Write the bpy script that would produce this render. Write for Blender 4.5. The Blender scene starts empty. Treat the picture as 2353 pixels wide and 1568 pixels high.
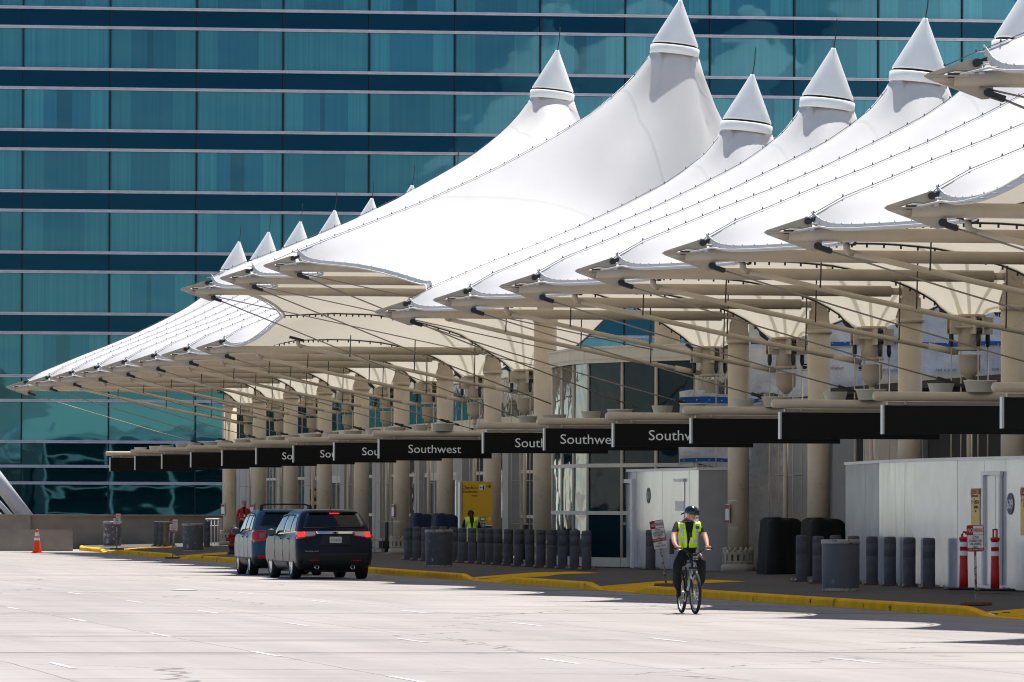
import bpy, bmesh, math, random
import numpy as np
from mathutils import Vector, Matrix
random.seed(7)
SC = bpy.context.scene
COL = SC.collection
PI = math.pi

# ------------------------------------------------------------------ camera model (one 223 mm lens, 1.84 m above the road)
FP = 14600.0; BET = math.radians(9.618); PIT = math.atan(382/FP); ROL = 0.0033; CZ = 1.84
_f = Vector((math.sin(BET)*math.cos(PIT), math.cos(BET)*math.cos(PIT), math.sin(PIT)))
_r0 = Vector((math.cos(BET), -math.sin(BET), 0)); _u0 = _r0.cross(_f)
_r = _r0*math.cos(ROL)+_u0*math.sin(ROL); _u = _u0*math.cos(ROL)-_r0*math.sin(ROL)
def ray(x, y): return _f*FP+_r*(x-1176.5)+_u*(784-y)
def atY(x, y, Y): d = ray(x, y); t = Y/d.y; return Vector((d.x*t, Y, CZ+d.z*t))
def atX(x, y, X): d = ray(x, y); t = X/d.x; return Vector((X, d.y*t, CZ+d.z*t))
def atZ(x, y, Z): d = ray(x, y); t = (Z-CZ)/d.z; return Vector((d.x*t, d.y*t, Z))
def proj(X, Y, Z):
    v = Vector((X, Y, Z-CZ)); d = v.dot(_f)
    return 1176.5+FP*v.dot(_r)/d, 784-FP*v.dot(_u)/d
cd = bpy.data.cameras.new('camera'); cam = bpy.data.objects.new('camera', cd); COL.objects.link(cam)
cd.sensor_width = 36; cd.lens = 36*FP/2353; cd.clip_start = 1; cd.clip_end = 3000
cam.matrix_world = Matrix(((_r.x, _u.x, -_f.x, 0), (_r.y, _u.y, -_f.y, 0), (_r.z, _u.z, -_f.z, CZ), (0, 0, 0, 1)))
SC.camera = cam
YC = lambda i: 124.6+9.144*i

# ------------------------------------------------------------------ light
w = bpy.data.worlds.new('World'); SC.world = w; w.use_nodes = True
nt = w.node_tree; bg = nt.nodes['Background']
sky = nt.nodes.new('ShaderNodeTexSky'); sky.sky_type = 'NISHITA'; sky.sun_disc = False
TS = Vector((.17, .32, 1)).normalized()
sky.sun_elevation = math.asin(TS.z); sky.sun_rotation = math.atan2(TS.x, TS.y)
sky.altitude = 1600; sky.air_density = .85; sky.dust_density = 0.1
nt.links.new(sky.outputs[0], bg.inputs[0]); bg.inputs[1].default_value = SKY = 0.08
sl = bpy.data.lights.new('sun', 'SUN'); sl.energy = 4.9; sl.angle = math.radians(.53); sl.color = (1, .955, .9)
so = bpy.data.objects.new('sun', sl); COL.objects.link(so)
so.rotation_euler = TS.to_track_quat('Z', 'Y').to_euler()
SC.view_settings.view_transform = 'Standard'; SC.view_settings.look = 'None'; SC.view_settings.exposure = 0.76
SC.cycles.use_denoising = True; SC.cycles.pixel_filter_type = 'BLACKMAN_HARRIS'; SC.cycles.filter_width = 1.1
SC.cycles.max_bounces = 8; SC.cycles.diffuse_bounces = 4; SC.cycles.glossy_bounces = 4; SC.cycles.transmission_bounces = 4
SC.cycles.caustics_reflective = False; SC.cycles.caustics_refractive = False; SC.cycles.sample_clamp_indirect = 6

# ------------------------------------------------------------------ materials
def mat(name, col, rough=.7, metal=0., spec=.3, var=0., vs=3., bump=0., bs=20., dirt=None, ds=1.2, dth=.62, emit=0., coat=0.):
    m = bpy.data.materials.new(name); m.use_nodes = True; t = m.node_tree; b = t.nodes['Principled BSDF']
    c = (*col, 1)
    b.inputs['Base Color'].default_value = c; b.inputs['Roughness'].default_value = rough
    b.inputs['Metallic'].default_value = metal; b.inputs['Specular IOR Level'].default_value = spec
    if coat: b.inputs['Coat Weight'].default_value = coat; b.inputs['Coat Roughness'].default_value = .03
    if emit: b.inputs['Emission Color'].default_value = c; b.inputs['Emission Strength'].default_value = emit
    tc = t.nodes.new('ShaderNodeTexCoord'); src = None
    if var:
        n = t.nodes.new('ShaderNodeTexNoise'); n.inputs['Scale'].default_value = vs; n.inputs['Detail'].default_value = 6
        t.links.new(tc.outputs['Object'], n.inputs[0])
        r = t.nodes.new('ShaderNodeMapRange'); r.inputs[1].default_value = .3; r.inputs[2].default_value = .7
        r.inputs[3].default_value = 1-var; r.inputs[4].default_value = 1+var
        t.links.new(n.outputs[0], r.inputs[0])
        x = t.nodes.new('ShaderNodeMix'); x.data_type = 'RGBA'; x.blend_type = 'MULTIPLY'; x.inputs[0].default_value = 1
        x.inputs[6].default_value = c; t.links.new(r.outputs[0], x.inputs[7]); src = x.outputs[2]
    if dirt:
        n = t.nodes.new('ShaderNodeTexNoise'); n.inputs['Scale'].default_value = ds; n.inputs['Detail'].default_value = 8; n.inputs['Roughness'].default_value = .65
        t.links.new(tc.outputs['Object'], n.inputs[0])
        r = t.nodes.new('ShaderNodeMapRange'); r.inputs[1].default_value = dth; r.inputs[2].default_value = dth+.04
        t.links.new(n.outputs[0], r.inputs[0])
        x = t.nodes.new('ShaderNodeMix'); x.data_type = 'RGBA'; t.links.new(r.outputs[0], x.inputs[0])
        if src: t.links.new(src, x.inputs[6])
        else: x.inputs[6].default_value = c
        x.inputs[7].default_value = (*dirt, 1); src = x.outputs[2]
    if src: t.links.new(src, b.inputs['Base Color'])
    if bump:
        n = t.nodes.new('ShaderNodeTexNoise'); n.inputs['Scale'].default_value = bs; n.inputs['Detail'].default_value = 5
        t.links.new(tc.outputs['Object'], n.inputs[0])
        u = t.nodes.new('ShaderNodeBump'); u.inputs['Strength'].default_value = bump; u.inputs['Distance'].default_value = .02
        t.links.new(n.outputs[0], u.inputs['Height']); t.links.new(u.outputs[0], b.inputs['Normal'])
    return m
class NT:                                                       # small node-graph helper
    def __init__(s, m): s.m = m; s.t = m.node_tree; s.b = s.t.nodes.get('Principled BSDF')
    def n(s, k, **kw):
        o = s.t.nodes.new(k)
        for a, v in kw.items(): setattr(o, a, v)
        return o
    def l(s, a, b): s.t.links.new(a, b)
    def math(s, op, a, b=None, c=None):
        o = s.n('ShaderNodeMath', operation=op)
        for i, v in enumerate((a, b, c)):
            if v is None: continue
            if isinstance(v, (int, float)): o.inputs[i].default_value = v
            else: s.l(v, o.inputs[i])
        return o.outputs[0]
    def mix(s, f, a, b, mode='MIX'):
        o = s.n('ShaderNodeMix', data_type='RGBA', blend_type=mode)
        for i, v in ((0, f), (6, a), (7, b)):
            if isinstance(v, tuple): o.inputs[i].default_value = (*v, 1)
            elif isinstance(v, (int, float)): o.inputs[i].default_value = v
            else: s.l(v, o.inputs[i])
        return o.outputs[2]
    def noise(s, vec, sc, det=4, ro=.5):
        o = s.n('ShaderNodeTexNoise'); o.inputs['Scale'].default_value = sc; o.inputs['Detail'].default_value = det; o.inputs['Roughness'].default_value = ro
        s.l(vec, o.inputs[0]); return o.outputs[0]
    def rng(s, v, a, b, c=0., d=1.):
        o = s.n('ShaderNodeMapRange'); s.l(v, o.inputs[0])
        for i, q in enumerate((a, b, c, d)): o.inputs[i+1].default_value = q
        return o.outputs[0]
    def vm(s, op, a, b):
        o = s.n('ShaderNodeVectorMath', operation=op)
        for i, v in enumerate((a, b)):
            if isinstance(v, tuple): o.inputs[i].default_value = v
            else: s.l(v, o.inputs[i])
        return o.outputs[0]
    def bump(s, h, st, di, nrm=None):
        o = s.n('ShaderNodeBump'); o.inputs['Strength'].default_value = st; o.inputs['Distance'].default_value = di
        s.l(h, o.inputs['Height']); s.l(o.outputs[0], s.b.inputs['Normal'] if nrm is None else nrm)

BEIGE = mat('beige_paint', (.54, .46, .35), .5, var=.08, vs=1.3, spec=.35, dirt=(.45, .38, .29), ds=2.2, dth=.60)
BEIGE2 = mat('beige_steel', (.46, .395, .305), .4, var=.08, vs=2, spec=.4)
PRECAST = mat('precast', (.34, .305, .245), .85, var=.18, vs=4, bump=.4, bs=30)
CREAM = mat('cream_panel', (.55, .51, .43), .6, var=.06)
BLACK = mat('sign_black', (.0035, .0035, .0035), .4, spec=.2)
DKST = mat('dark_steel', (.035, .037, .042), .45, metal=.3)
ALU = mat('aluminium', (.45, .47, .48), .4, metal=.7)
WHITE = mat('white_cap', (.93, .925, .88), .45, var=.03, vs=2)
GREYB = mat('bollard_grey', (.085, .088, .10), .8, spec=.15, var=.2, vs=6, bump=.5, bs=60, dirt=(.15, .15, .155), ds=9, dth=.64)
RUST = mat('rust', (.16, .08, .045), .85, var=.5, vs=25)
RUSTP = mat('rusty_pole', (.42, .38, .33), .7, dirt=(.16, .07, .035), ds=9, dth=.50)
RUBBER = mat('tyre_rubber', (.016, .016, .018), .8, bump=.3, bs=80)
TXTW = mat('white_letters', (.75, .77, .78), .5)
TXTB = mat('black_letters', (.02, .02, .02), .6)
SIGNW = mat('sign_white', (.70, .69, .69), .5)
SIGNR = mat('sign_red', (.33, .015, .02), .5)
CHROME = mat('chrome', (.75, .75, .75), .15, metal=1)
REDL = mat('lamp_red', (.45, .01, .012), .2, coat=1)
LITR = mat('brake_light_lit', (1., .012, .01), .4, emit=2.2)
CLEARL = mat('lamp_clear', (.5, .42, .42), .15, coat=1)
DGLASS = mat('tinted_glass', (.004, .005, .006), .04, spec=.5)
PLASTB = mat('black_plastic', (.018, .018, .02), .55)
CONCR = mat('concrete_wall', (.26, .225, .185), .9, var=.25, vs=.7, bump=.4, bs=15)
YEL = mat('kerb_yellow', (.90, .45, .02), .85, spec=.03, var=.12, vs=2, dirt=(.12, .085, .045), ds=1.5, dth=.61, bump=.4, bs=25)
ORANGE = mat('cone_orange', (.75, .07, .015), .5)
REFL = mat('reflective_band', (.75, .75, .75), .4)
REDP = mat('red_plastic', (.50, .018, .02), .5)
HYDR = mat('hydrant_red', (.30, .02, .025), .45, var=.2, vs=9)
NAVY = mat('navy_cover', (.010, .020, .052), .8, var=.2, vs=3, bump=.6, bs=7)
TARP = mat('black_cover', (.006, .006, .006), .85, bump=.8, bs=5)
SKIN = mat('skin', (.50, .26, .18), .55, var=.08, vs=30)
CLOTHB = mat('black_uniform', (.010, .011, .014), .85, bump=.5, bs=25)
HAIRD = mat('dark_hair', (.012, .010, .009), .7)
HAIRG = mat('grey_hair', (.25, .20, .16), .7)
REDSH = mat('red_shirt', (.42, .02, .025), .8)
LIME = mat('lime_vest', (.58, .95, .015), .75, bump=.4, bs=20)
SILV = mat('vest_silver', (.62, .62, .64), .4)
SIGNY = mat('totem_yellow', (.62, .36, .02), .45)
SIGNG = mat('totem_grey', (.10, .10, .115), .45)
GREEN = mat('icon_green', (.02, .25, .09), .5)
BLUE = mat('icon_blue', (.02, .16, .42), .5)
GLASSD = mat('door_glass', (.012, .022, .024), .06, spec=.8)
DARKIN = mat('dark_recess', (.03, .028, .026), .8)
GREYP = mat('grey_panel', (.33, .33, .33), .6, var=.05)
PALEW = mat('pale_wall', (.36, .35, .33), .7, var=.06)
NAVYD = mat('number_disc', (.012, .03, .06), .5)
POSTER = mat('poster_yellow', (.68, .42, .10), .5)

def mk_road():
    m = mat('road_concrete', (.5, .46, .44), .9, spec=.06); g = NT(m); tc = g.n('ShaderNodeTexCoord').outputs['Object']
    sx = g.n('ShaderNodeSeparateXYZ'); wob = g.noise(tc, .35, 3); g.l(tc, sx.inputs[0])
    def lines(axis, period, off, wdt, amp):
        v = g.math('ADD', sx.outputs[axis], g.math('MULTIPLY', wob, amp)); v = g.math('ADD', v, off+1000*period)
        f = g.math('FRACT', g.math('DIVIDE', v, period)); f = g.math('ABSOLUTE', g.math('SUBTRACT', f, .5))
        return g.math('GREATER_THAN', f, .5-wdt/period)
    a = g.noise(tc, .12, 5, .6); b = g.noise(tc, 6., 6, .7)
    ms = g.vm('MULTIPLY', tc, (.9, .05, 1)); st = g.noise(ms, 1.0, 5, .6)          # tyre-worn strips along the lanes
    c = g.mix(g.rng(a, .3, .7), (.285, .260, .247), (.365, .338, .325))
    c = g.mix(g.rng(st, .35, .75, 0, .7), c, (.215, .20, .19))
    c = g.mix(g.rng(b, .3, .7, 0, .4), c, (.36, .335, .322))
    ms2 = g.vm('MULTIPLY', tc, (.06, .5, 1)); st2 = g.noise(ms2, 1.0, 4, .6)         # damp patched strips across the lanes
    c = g.mix(g.rng(st2, .58, .68, 0, .55), c, (.19, .183, .172))
    for ax, per, off, wd, am in ((0, 3.6, .5, .014, .12), (1, 7.4, 2., .05, 1.2), (1, 29.6, 9., .26, .8)):
        c = g.mix(g.math('MULTIPLY', lines(ax, per, off, wd, am), .6), c, (.10, .09, .085))
    oil = g.noise(g.vm('MULTIPLY', tc, (1, .45, 1)), 1.1, 6, .6); c = g.mix(g.rng(oil, .66, .74, 0, .6), c, (.13, .12, .115))
    v = g.n('ShaderNodeTexVoronoi', feature='DISTANCE_TO_EDGE'); v.inputs['Scale'].default_value = .11
    wv = g.n('ShaderNodeMix', data_type='VECTOR'); 
    nn = g.n('ShaderNodeTexNoise'); nn.inputs['Scale'].default_value = .8; nn.inputs['Detail'].default_value = 6; g.l(tc, nn.inputs[0])
    vv = g.vm('ADD', tc, g.vm('MULTIPLY', nn.outputs[1], (1.5, 1.5, 0))); g.l(vv, v.inputs['Vector'])
    cr = g.math('LESS_THAN', v.outputs['Distance'], .0032)
    c = g.mix(g.math('MULTIPLY', cr, .7), c, (.10, .09, .085))
    g.l(c, g.b.inputs['Base Color']); g.bump(b, .35, .01); return m
ROAD = mk_road()
def mk_walk():
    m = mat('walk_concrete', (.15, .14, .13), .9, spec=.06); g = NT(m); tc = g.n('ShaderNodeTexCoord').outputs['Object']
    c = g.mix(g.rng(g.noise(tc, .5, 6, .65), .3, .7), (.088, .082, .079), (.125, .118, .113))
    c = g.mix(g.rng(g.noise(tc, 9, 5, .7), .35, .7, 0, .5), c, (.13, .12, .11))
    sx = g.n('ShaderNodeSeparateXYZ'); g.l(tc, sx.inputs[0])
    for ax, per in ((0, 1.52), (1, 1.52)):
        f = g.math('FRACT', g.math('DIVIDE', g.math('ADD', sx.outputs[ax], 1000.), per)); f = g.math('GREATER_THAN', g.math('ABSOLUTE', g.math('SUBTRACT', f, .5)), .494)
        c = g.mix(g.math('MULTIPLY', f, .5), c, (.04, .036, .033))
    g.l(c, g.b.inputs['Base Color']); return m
WALK = mk_walk()
def mk_fabric():
    m = bpy.data.materials.new('tent_fabric'); m.use_nodes = True; g = NT(m); t = m.node_tree
    b = g.b; b.inputs['Roughness'].default_value = .5; b.inputs['Specular IOR Level'].default_value = .3
    tc = g.n('ShaderNodeTexCoord').outputs['Object']; sx = g.n('ShaderNodeSeparateXYZ'); g.l(tc, sx.inputs[0])
    ang = g.math('ARCTAN2', sx.outputs[1], sx.outputs[0])
    k = 10/(2*PI); f = g.math('FRACT', g.math('ADD', g.math('MULTIPLY', ang, k), .5)); f = g.math('ABSOLUTE', g.math('SUBTRACT', f, .5))
    rr = g.math('SQRT', g.math('ADD', g.math('MULTIPLY', sx.outputs[0], sx.outputs[0]), g.math('MULTIPLY', sx.outputs[1], sx.outputs[1])))
    d = g.math('MULTIPLY', g.math('MULTIPLY', f, 1/k), rr); seam = g.math('LESS_THAN', d, .036)
    n = g.noise(tc, .6, 5, .6)
    col = g.mix(g.rng(n, .3, .7), (.62, .62, .63), (.69, .69, .695)); g.l(g.mix(g.math('MULTIPLY', seam, .25), col, (.55, .55, .52)), b.inputs['Base Color'])
    tr = g.n('ShaderNodeBsdfTranslucent'); tcol = g.mix(seam, (1., .91, .73), (.50, .46, .31)); g.l(tcol, tr.inputs[0])
    mx = g.n('ShaderNodeMixShader'); mx.inputs[0].default_value = .185
    g.l(b.outputs[0], mx.inputs[1]); g.l(tr.outputs[0], mx.inputs[2]); g.l(mx.outputs[0], t.nodes['Material Output'].inputs[0])
    w = g.noise(tc, .5, 2); g.bump(w, .25, .05); return m
FABRIC = mk_fabric()
def mk_pane(name, ca, cb, curtains, wob, spec=.9, tint=(.35, .8, 1.), refl=.15, gt=(.22, .56, .66)):
    """hotel glass: curtain folds behind a coated pane whose surface is never quite flat"""
    m = bpy.data.materials.new(name); m.use_nodes = True; g = NT(m); b = g.b
    tc = g.n('ShaderNodeTexCoord').outputs['Object']; ob = g.n('ShaderNodeObjectInfo'); uv = g.n('ShaderNodeUVMap').outputs[0]
    su = g.n('ShaderNodeSeparateXYZ'); g.l(uv, su.inputs[0])
    rnd = g.math('FRACT', g.math('MULTIPLY', g.math('FLOOR', su.outputs[0]), .618034)); rnd = g.math('FRACT', g.math('ADD', rnd, g.math('MULTIPLY', g.math('FLOOR', su.outputs[1]), .3719)))
    fu = g.math('FRACT', su.outputs[0])
    if curtains:
        fold = g.n('ShaderNodeTexNoise', noise_dimensions='2D'); fold.inputs['Scale'].default_value = 1; fold.inputs['Detail'].default_value = 7; fold.inputs['Roughness'].default_value = .75
        cm = g.n('ShaderNodeCombineXYZ'); g.l(g.math('MULTIPLY', su.outputs[0], 22.), cm.inputs[0]); g.l(g.math('MULTIPLY', rnd, 20.), cm.inputs[1]); g.l(cm.outputs[0], fold.inputs['Vector'])
        sheer = g.math('MULTIPLY', g.math('GREATER_THAN', fu, .24), g.math('LESS_THAN', fu, g.math('ADD', .66, g.math('MULTIPLY', rnd, .12))))
        sheer = g.math('MULTIPLY', sheer, g.math('GREATER_THAN', rnd, .22))
        c = g.mix(g.math('MULTIPLY', sheer, 1.), ca, cb)
        c = g.mix(g.rng(fold.outputs[0], .3, .7, 0, .55), c, tuple(q*.45 for q in cb))
        gap = g.math('LESS_THAN', g.math('ABSOLUTE', g.math('SUBTRACT', fu, g.math('ADD', .38, g.math('MULTIPLY', rnd, .1)))), g.rng(rnd, .74, 1., 0, .11))
        c = g.mix(gap, c, (.002, .018, .045))
        edge = g.math('GREATER_THAN', g.math('ABSOLUTE', g.math('SUBTRACT', fu, .5)), .478); c = g.mix(edge, c, (.002, .01, .02))
        c = g.mix(1, c, g.math('ADD', g.math('MULTIPLY', g.math('FRACT', g.math('MULTIPLY', rnd, 7.3)), .55), .70), 'MULTIPLY')
        g.l(c, b.inputs['Base Color'])
    else: b.inputs['Base Color'].default_value = (*ca, 1)
    b.inputs['Roughness'].default_value = .03; b.inputs['Specular IOR Level'].default_value = spec; b.inputs['Specular Tint'].default_value = (*tint, 1)
    off = g.vm('ADD', tc, g.n('ShaderNodeCombineXYZ').outputs[0]); cmb = g.n('ShaderNodeCombineXYZ')
    g.l(g.math('MULTIPLY', rnd, 50.), cmb.inputs[0]); g.l(g.math('MULTIPLY', rnd, 31.), cmb.inputs[2]); off = g.vm('ADD', tc, cmb.outputs[0])
    off = g.vm('MULTIPLY', off, (.5, 1, .8)); h = g.noise(off, .55, 2, .35); g.bump(h, 1., wob)
    gs = g.n('ShaderNodeBsdfGlossy'); gs.inputs[0].default_value = (*gt, 1); gs.inputs['Roughness'].default_value = .02
    bo = [q for q in m.node_tree.nodes if q.type == 'BUMP'][0]; g.l(bo.outputs[0], gs.inputs['Normal'])
    mx = g.n('ShaderNodeMixShader'); mx.inputs[0].default_value = refl; g.l(b.outputs[0], mx.inputs[1]); g.l(gs.outputs[0], mx.inputs[2]); g.l(mx.outputs[0], m.node_tree.nodes['Material Output'].inputs[0])
    return m
TEAL = mk_pane('curtained_glass', (.042, .20, .235), (.012, .095, .155), True, .022, 0.)
SPAN = mk_pane('spandrel_glass', (.0, .004, .016), None, False, .02, 0., refl=.07, gt=(.09, .42, .66))
PODG = mk_pane('podium_glass', (.002, .022, .026), None, False, .016, 0., refl=.22, gt=(.18, .52, .60))
PODL = mk_pane('podium_light_glass', (.05, .18, .20), None, False, .014, 0., refl=.2, gt=(.2, .6, .66))
HALU = mat('hotel_rail', (.62, .59, .64), .5, metal=.1, var=.1, vs=2)
DKM = mat('dark_mullion', (.008, .014, .03), .5)
def mk_glassr(name, col, wob=.03):
    m = mat(name, col, .04, spec=.9); g = NT(m); tc = g.n('ShaderNodeTexCoord').outputs['Object']; g.bump(g.noise(tc, .8, 2), 1, wob); return m
TGL = mk_glassr('terminal_glass', (.005, .018, .026)); TGL.node_tree.nodes['Principled BSDF'].inputs['Specular IOR Level'].default_value = .08
TGL2 = mk_glassr('terminal_glass_sky_sheen', (.06, .09, .10), .06)  # sky reflection on some entrance panes, painted in as a paler base
def mk_hoard():
    m = mat('glossy_hoarding', (.50, .50, .53), .16, spec=.8); g = NT(m); tc = g.n('ShaderNodeTexCoord').outputs['Object']
    g.bump(g.noise(g.vm('MULTIPLY', tc, (1, 1, .25)), 1.6, 3), 1, .006)
    g.l(g.mix(g.rng(g.noise(tc, 1.1, 5), .3, .7), (.33, .35, .40), (.46, .48, .55)), g.b.inputs['Base Color']); return m
HOARD = mk_hoard()
HOARDM = mat('matt_hoarding', (.34, .34, .36), .6, var=.05)
def mk_wrap():
    m = mat('plastic_wrap', (.62, .64, .68), .35, spec=.4); g = NT(m); tc = g.n('ShaderNodeTexCoord').outputs['Object']
    g.bump(g.noise(tc, 1.3, 5, .6), 1, .12); g.l(g.mix(g.rng(g.noise(tc, 2.5, 5), .3, .7), (.50, .53, .58), (.68, .70, .73)), g.b.inputs['Base Color']); return m
WRAP = mk_wrap()
WRAPB = mat('wrap_blue_band', (.01, .09, .34), .4)
def mk_carpaint(n, c, fl=.35):
    m = mat(n, c, .3, metal=0., spec=.12, coat=.04); return m
CARB = mk_carpaint('blue_paint', (.035, .085, .14)); CARG = mk_carpaint('dark_blue_grey_paint', (.014, .018, .028))

# ------------------------------------------------------------------ mesh helpers
class MB:
    def __init__(s, o=(0, 0, 0)): s.b = bmesh.new(); s.o = Vector(o); s.mi = 0
    def _v(s, p): return s.b.verts.new(Vector(p)-s.o)
    def _f(s, vs, sm=False):
        try: f = s.b.faces.new(vs)
        except ValueError: return None
        f.smooth = sm; f.material_index = s.mi; return f
    def box(s, c, d, rz=0., M=None):
        x, y, z = (q/2 for q in d); R = Matrix.Rotation(rz, 3, 'Z') if M is None else M
        vs = [s._v(Vector(c)+R@Vector((a*x, b*y, e*z))) for e in (-1, 1) for a, b in ((-1, -1), (1, -1), (1, 1), (-1, 1))]
        for f in ((3, 2, 1, 0), (4, 5, 6, 7), (0, 1, 5, 4), (1, 2, 6, 5), (2, 3, 7, 6), (3, 0, 4, 7)): s._f([vs[i] for i in f])
        return s
    def span(s, a, b): return s.box([(p+q)/2 for p, q in zip(a, b)], [abs(q-p) for p, q in zip(a, b)])
    def ring(s, c, ax, r, n, ref=None):
        ax = Vector(ax).normalized(); ref = ref or (Vector((0, 0, 1)) if abs(ax.z) < .9 else Vector((1, 0, 0)))
        a = ax.cross(ref).normalized(); b = ax.cross(a)
        return [s._v(Vector(c)+a*(r*math.cos(2*PI*i/n))+b*(r*math.sin(2*PI*i/n))) for i in range(n)]
    def join(s, r0, r1, sm=True):
        n = len(r0)
        for i in range(n): s._f([r0[i], r0[(i+1) % n], r1[(i+1) % n], r1[i]], sm)
    def cyl(s, p0, p1, r0, r1=None, n=14, cap=True):
        r1 = r0 if r1 is None else r1; d = Vector(p1)-Vector(p0)
        a = s.ring(p0, d, r0, n); b = s.ring(p1, d, r1, n); s.join(a, b)
        if cap: s._f(a[::-1]); s._f(b)
        return s
    def tube(s, pts, r, n=8):
        pts = [Vector(p) for p in pts]; pr = None; m = len(pts)
        for i, p in enumerate(pts):
            d = (pts[min(i+1, m-1)]-pts[max(i-1, 0)])
            if d.length < 1e-9: continue
            q = s.ring(p, d, r[i] if isinstance(r, (list, tuple)) else r, n)
            if pr: s.join(pr, q)
            else: s._f(q[::-1])
            pr = q
        s._f(pr); return s
    def lathe(s, prof, c=(0, 0, 0), n=20, R=None, cap=True):
        R = R or Matrix.Identity(3); pr = None
        for r, z in prof:
            q = [s._v(Vector(c)+R@Vector((r*math.cos(2*PI*i/n), r*math.sin(2*PI*i/n), z))) for i in range(n)]
            if pr: s.join(pr, q)
            elif cap: s._f(q[::-1])
            pr = q
        if cap: s._f(pr)
        return s
    def prism(s, pts, d):                                       # planar polygon extruded along d
        d = Vector(d); a = [s._v(p) for p in pts]; b = [s._v(Vector(p)+d) for p in pts]
        s._f(a[::-1]); s._f(b); s.join(a, b, False); return s
    def quad(s, pts, sm=False): s._f([s._v(p) for p in pts], sm); return s
    def ball(s, c, r, n=12, m=8):
        r = (r, r, r) if isinstance(r, (int, float)) else r
        rows = [[s._v(Vector(c)+Vector((r[0]*math.sin(PI*j/m)*math.cos(2*PI*i/n), r[1]*math.sin(PI*j/m)*math.sin(2*PI*i/n), r[2]*math.cos(PI*j/m)))) for i in range(n)] for j in range(1, m)]
        t = s._v(Vector(c)+Vector((0, 0, r[2]))); b = s._v(Vector(c)-Vector((0, 0, r[2])))
        for a, q in zip(rows, rows[1:]): s.join(q, a)
        for i in range(n): s._f([t, rows[0][i], rows[0][(i+1) % n]], True); s._f([b, rows[-1][(i+1) % n], rows[-1][i]], True)
        return s
    def build(s, name, m, parent=None, bev=0., norm=True):
        if norm: bmesh.ops.recalc_face_normals(s.b, faces=s.b.faces)
        me = bpy.data.meshes.new(name); s.b.to_mesh(me); s.b.free()
        for q in (m if isinstance(m, (list, tuple)) else [m]): me.materials.append(q)
        o = bpy.data.objects.new(name, me); COL.objects.link(o)
        if parent is not None: o.parent = parent
        if bev:
            md = o.modifiers.new('bevel', 'BEVEL'); md.width = bev; md.segments = 2; md.limit_method = 'ANGLE'
        return o
def tag(o, label=None, cat=None, group=None, kind=None):
    if label: o['label'] = label
    if cat: o['category'] = cat
    if group: o['group'] = group
    if kind: o['kind'] = kind
    return o
def thing(name, label, cat, loc=(0, 0, 0), group=None, rz=0.):
    o = bpy.data.objects.new(name, None); COL.objects.link(o); o.location = loc; o.rotation_euler = (0, 0, rz); o.empty_display_size = .2
    return tag(o, label, cat, group)
def kids(o): return [c for c in ALLK.get(o, [])]
def dup(o, parent=None, loc=None, label=None, group=None):
    c = o.copy(); COL.objects.link(c)
    if parent is not None: c.parent = parent
    if loc is not None: c.location = loc
    if label: c['label'] = label
    if group: c['group'] = group
    for ch in list(o.children): dup(ch, c)
    return c
def text(body, size, m, M4, parent, name='lettering', ext=.004, sx=1., align='LEFT'):
    cu = bpy.data.curves.new('t', 'FONT'); cu.body = body; cu.size = size; cu.extrude = ext; cu.align_x = align; cu.resolution_u = 3
    to = bpy.data.objects.new('t', cu); me = bpy.data.meshes.new_from_object(to); bpy.data.objects.remove(to); bpy.data.curves.remove(cu)
    me.name = name
    me.transform(M4@Matrix.Diagonal((sx, 1, 1, 1))); me.materials.clear(); me.materials.append(m)
    o = bpy.data.objects.new(name, me); COL.objects.link(o); o.parent = parent; return o
def face_south(x, y, z):   # text plane that faces -Y, reading towards +X
    return Matrix.Translation((x, y, z))@Matrix.Rotation(PI/2, 4, 'X')
def face_west(x, y, z):    # text plane that faces -X (the road), reading towards -Y
    return Matrix.Translation((x, y, z))@Matrix.Rotation(-PI/2, 4, 'Z')@Matrix.Rotation(PI/2, 4, 'X')
# ------------------------------------------------------------------ ground
RAMPS = [103.0, 137.2, 154.6, 220.6, 248.0]
def kx(Y):                                                      # plan line of the kerb face
    t = [(40, 26.6), (85, 26.3), (104, 26.0), (123, 25.6), (160, 25.5), (237, 25.7), (262, 26.3), (268, 26.9)]
    for (a, p), (b, q) in zip(t, t[1:]):
        if Y <= b: return p+(q-p)*max(0, (Y-a))/(b-a)
    return t[-1][1]
def rampf(Y):
    v = 0
    for c in RAMPS: v = max(v, min(1, max(0, 1-(abs(Y-c)-2.0)/1.6)))
    return v
def walk_z(X, Y):
    d = X-kx(Y); z = .165+max(0, d-.15)*.024; z = min(z, .34)
    return z-(.15*rampf(Y))*max(0, 1-d/1.6)
b = MB(); b.quad([(-400, -60, 0), (24.8, -60, 0), (24.8, 600, 0), (-400, 600, 0)])
ys = [-60]+[i*2.0 for i in range(0, 140)]+[600]
for y0, y1 in zip(ys, ys[1:]): b.quad([(24.8, y0, 0), (kx(y0)+.05, y0, 0), (kx(y1)+.05, y1, 0), (24.8, y1, 0)])
bmesh.ops.remove_doubles(b.b, verts=b.b.verts, dist=.001)
tag(b.build('road', ROAD), 'pale sunlit concrete roadway with faint joints and dashed lanes', None, kind='structure')
b = MB()
def grid(b, fx, us, vs, sm=True):
    g = [[b._v(fx(u, v)) for v in vs] for u in us]
    for i in range(len(us)-1):
        for j in range(len(vs)-1): b._f([g[i][j], g[i+1][j], g[i+1][j+1], g[i][j+1]], sm)
ds = [.15, .4, .7, 1.0, 1.3, 1.7, 2.4, 3.5, 5, 7, 12, 40]
vy = [40+.8*i for i in range(int(230/.8))]
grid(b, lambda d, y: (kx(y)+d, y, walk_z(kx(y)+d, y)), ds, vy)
grid(b, lambda x, y: (x, y, .165 if x > 26.5 else .165), [26.9, 28, 33, 60, 100], [268, 280, 300, 340])
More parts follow.
